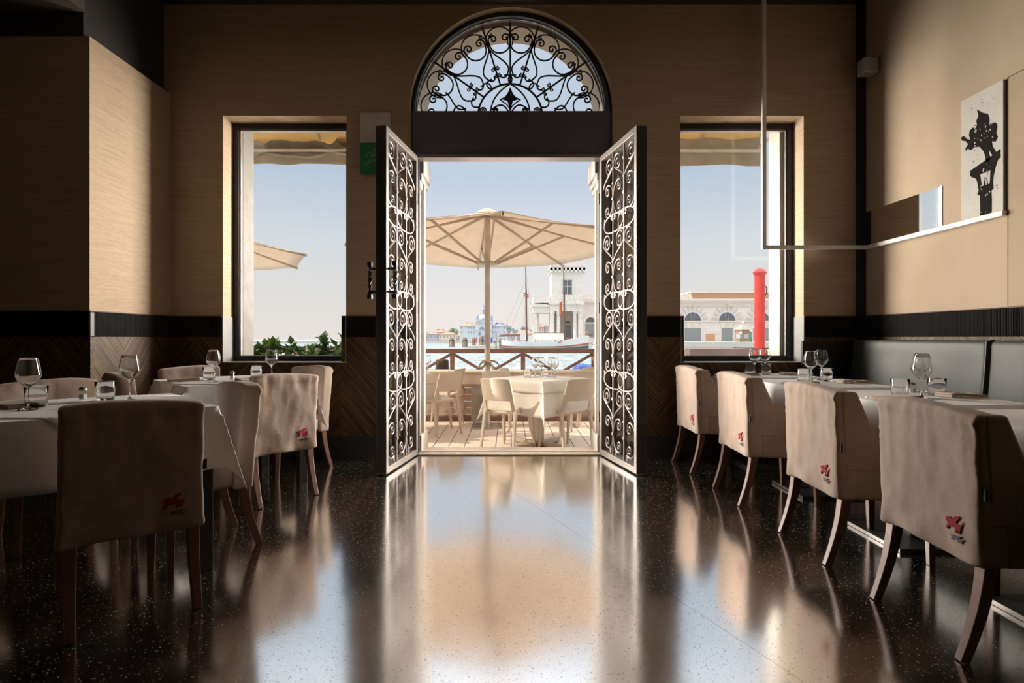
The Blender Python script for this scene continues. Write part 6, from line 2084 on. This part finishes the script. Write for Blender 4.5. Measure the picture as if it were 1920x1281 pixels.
def jetty(label, x0, x1, y0, y1, zt, rail, loc_name='wooden_jetty'):
    t = thing(loc_name, label, 'jetty', ((x0 + x1) / 2, (y0 + y1) / 2, 0))
    hx, hy = (x1 - x0) / 2, (y1 - y0) / 2
    m = MB()
    n = int(2 * hy / 0.22)
    for k in range(n):
        ya = -hy + 2 * hy * k / n
        m.box(-hx, hx, ya, ya + 2 * hy / n - 0.012, zt - 0.05, zt)
    m.build('planks', 'jetty_wood', t, weld=False)
    m = MB()
    m.box(-hx, hx, -hy, -hy + 0.08, zt - 0.30, zt - 0.05).box(-hx, hx, hy - 0.08, hy, zt - 0.30, zt - 0.05)
    m.build('beam', 'jetty_wood', t, weld=False)
    for a in (-0.92, -0.3, 0.3, 0.92):
        for c in (-0.9, 0.9):
            MB().tube([(a * hx, c * hy, -2), (a * hx, c * hy, zt - 0.05)], 0.10, 8).build('pile', 'pile_wood', t)
    if rail:
        m = MB()
        m.box(-hx, hx, hy - 0.08, hy - 0.02, zt + rail - 0.06, zt + rail)
        for k in range(7):
            a = -hx + 2 * hx * k / 6
            m.box(max(-hx, a - 0.04), min(hx, a + 0.04), hy - 0.08, hy - 0.02, zt, zt + rail)
        for k in range(6):
            a, c = -hx + 2 * hx * k / 6, -hx + 2 * hx * (k + 1) / 6
            m.bar((a, hy - 0.05, zt), (c, hy - 0.05, zt + rail), 0.04, 0.05).bar((a, hy - 0.05, zt + rail), (c, hy - 0.05, zt), 0.04, 0.05)
        m.build('railing', 'jetty_wood', t, weld=False)
    return t
jetty('brown boarded jetty just outside the right window', 3.2, 4.3, 10.2, 12.6, 0.88, 0.0)
jetty('pale jetty with crossed railing beyond the red pole', 5.2, 9.5, 14.5, 17.0, 0.42, 0.36)
jetty('long jetty deck farther out beyond the right window', 4.2, 16.0, 19.0, 24.0, 0.55, 0.0)

# behind the plants: jetties, a brown hut and pale tents
jetty('brown jetty with railing behind the plants outside the left window', -9.5, -3.2, 13.0, 15.0, -0.1, 0.95)
t = thing('jetty_hut', 'small brown hut behind the plants outside the left window', 'hut', (P(595, 0, 16.5).x, 16.5, WZ))
MB().box(-0.17, 0.30, -0.25, 0.25, 0, 1.72).build('wall', 'pile_dark', t)
gable(MB(), -0.26, 0.36, -0.32, 0.32, 1.72, 1.84, 0.1).build('roof', 'jetty_wood', t)
for px_, lab in ((477, 'pale tent at the left edge of the left window'), (524, 'pale tent behind the second plant'), (556, 'pale tent behind the round plant'), (628, 'pale tent at the right end of the planter')):
    t = thing('market_tent', lab, 'tent', (P(px_, 0, 18.0).x, 18.0, WZ), 0, 'pale tents beyond the planter')
    MB().lathe([(.26, 1.42), (.26, 1.52), (.02, 1.78), (0, 1.80)], 4, a0=R(45)).build('canopy', 'tarp_cream', t)
    for a in (-1, 1):
        for c in (-1, 1):
            MB().tube([(a * .17, c * .17, -0.3), (a * .17, c * .17, 1.45)], 0.015, 5).build('pole', 'alu_beige', t)
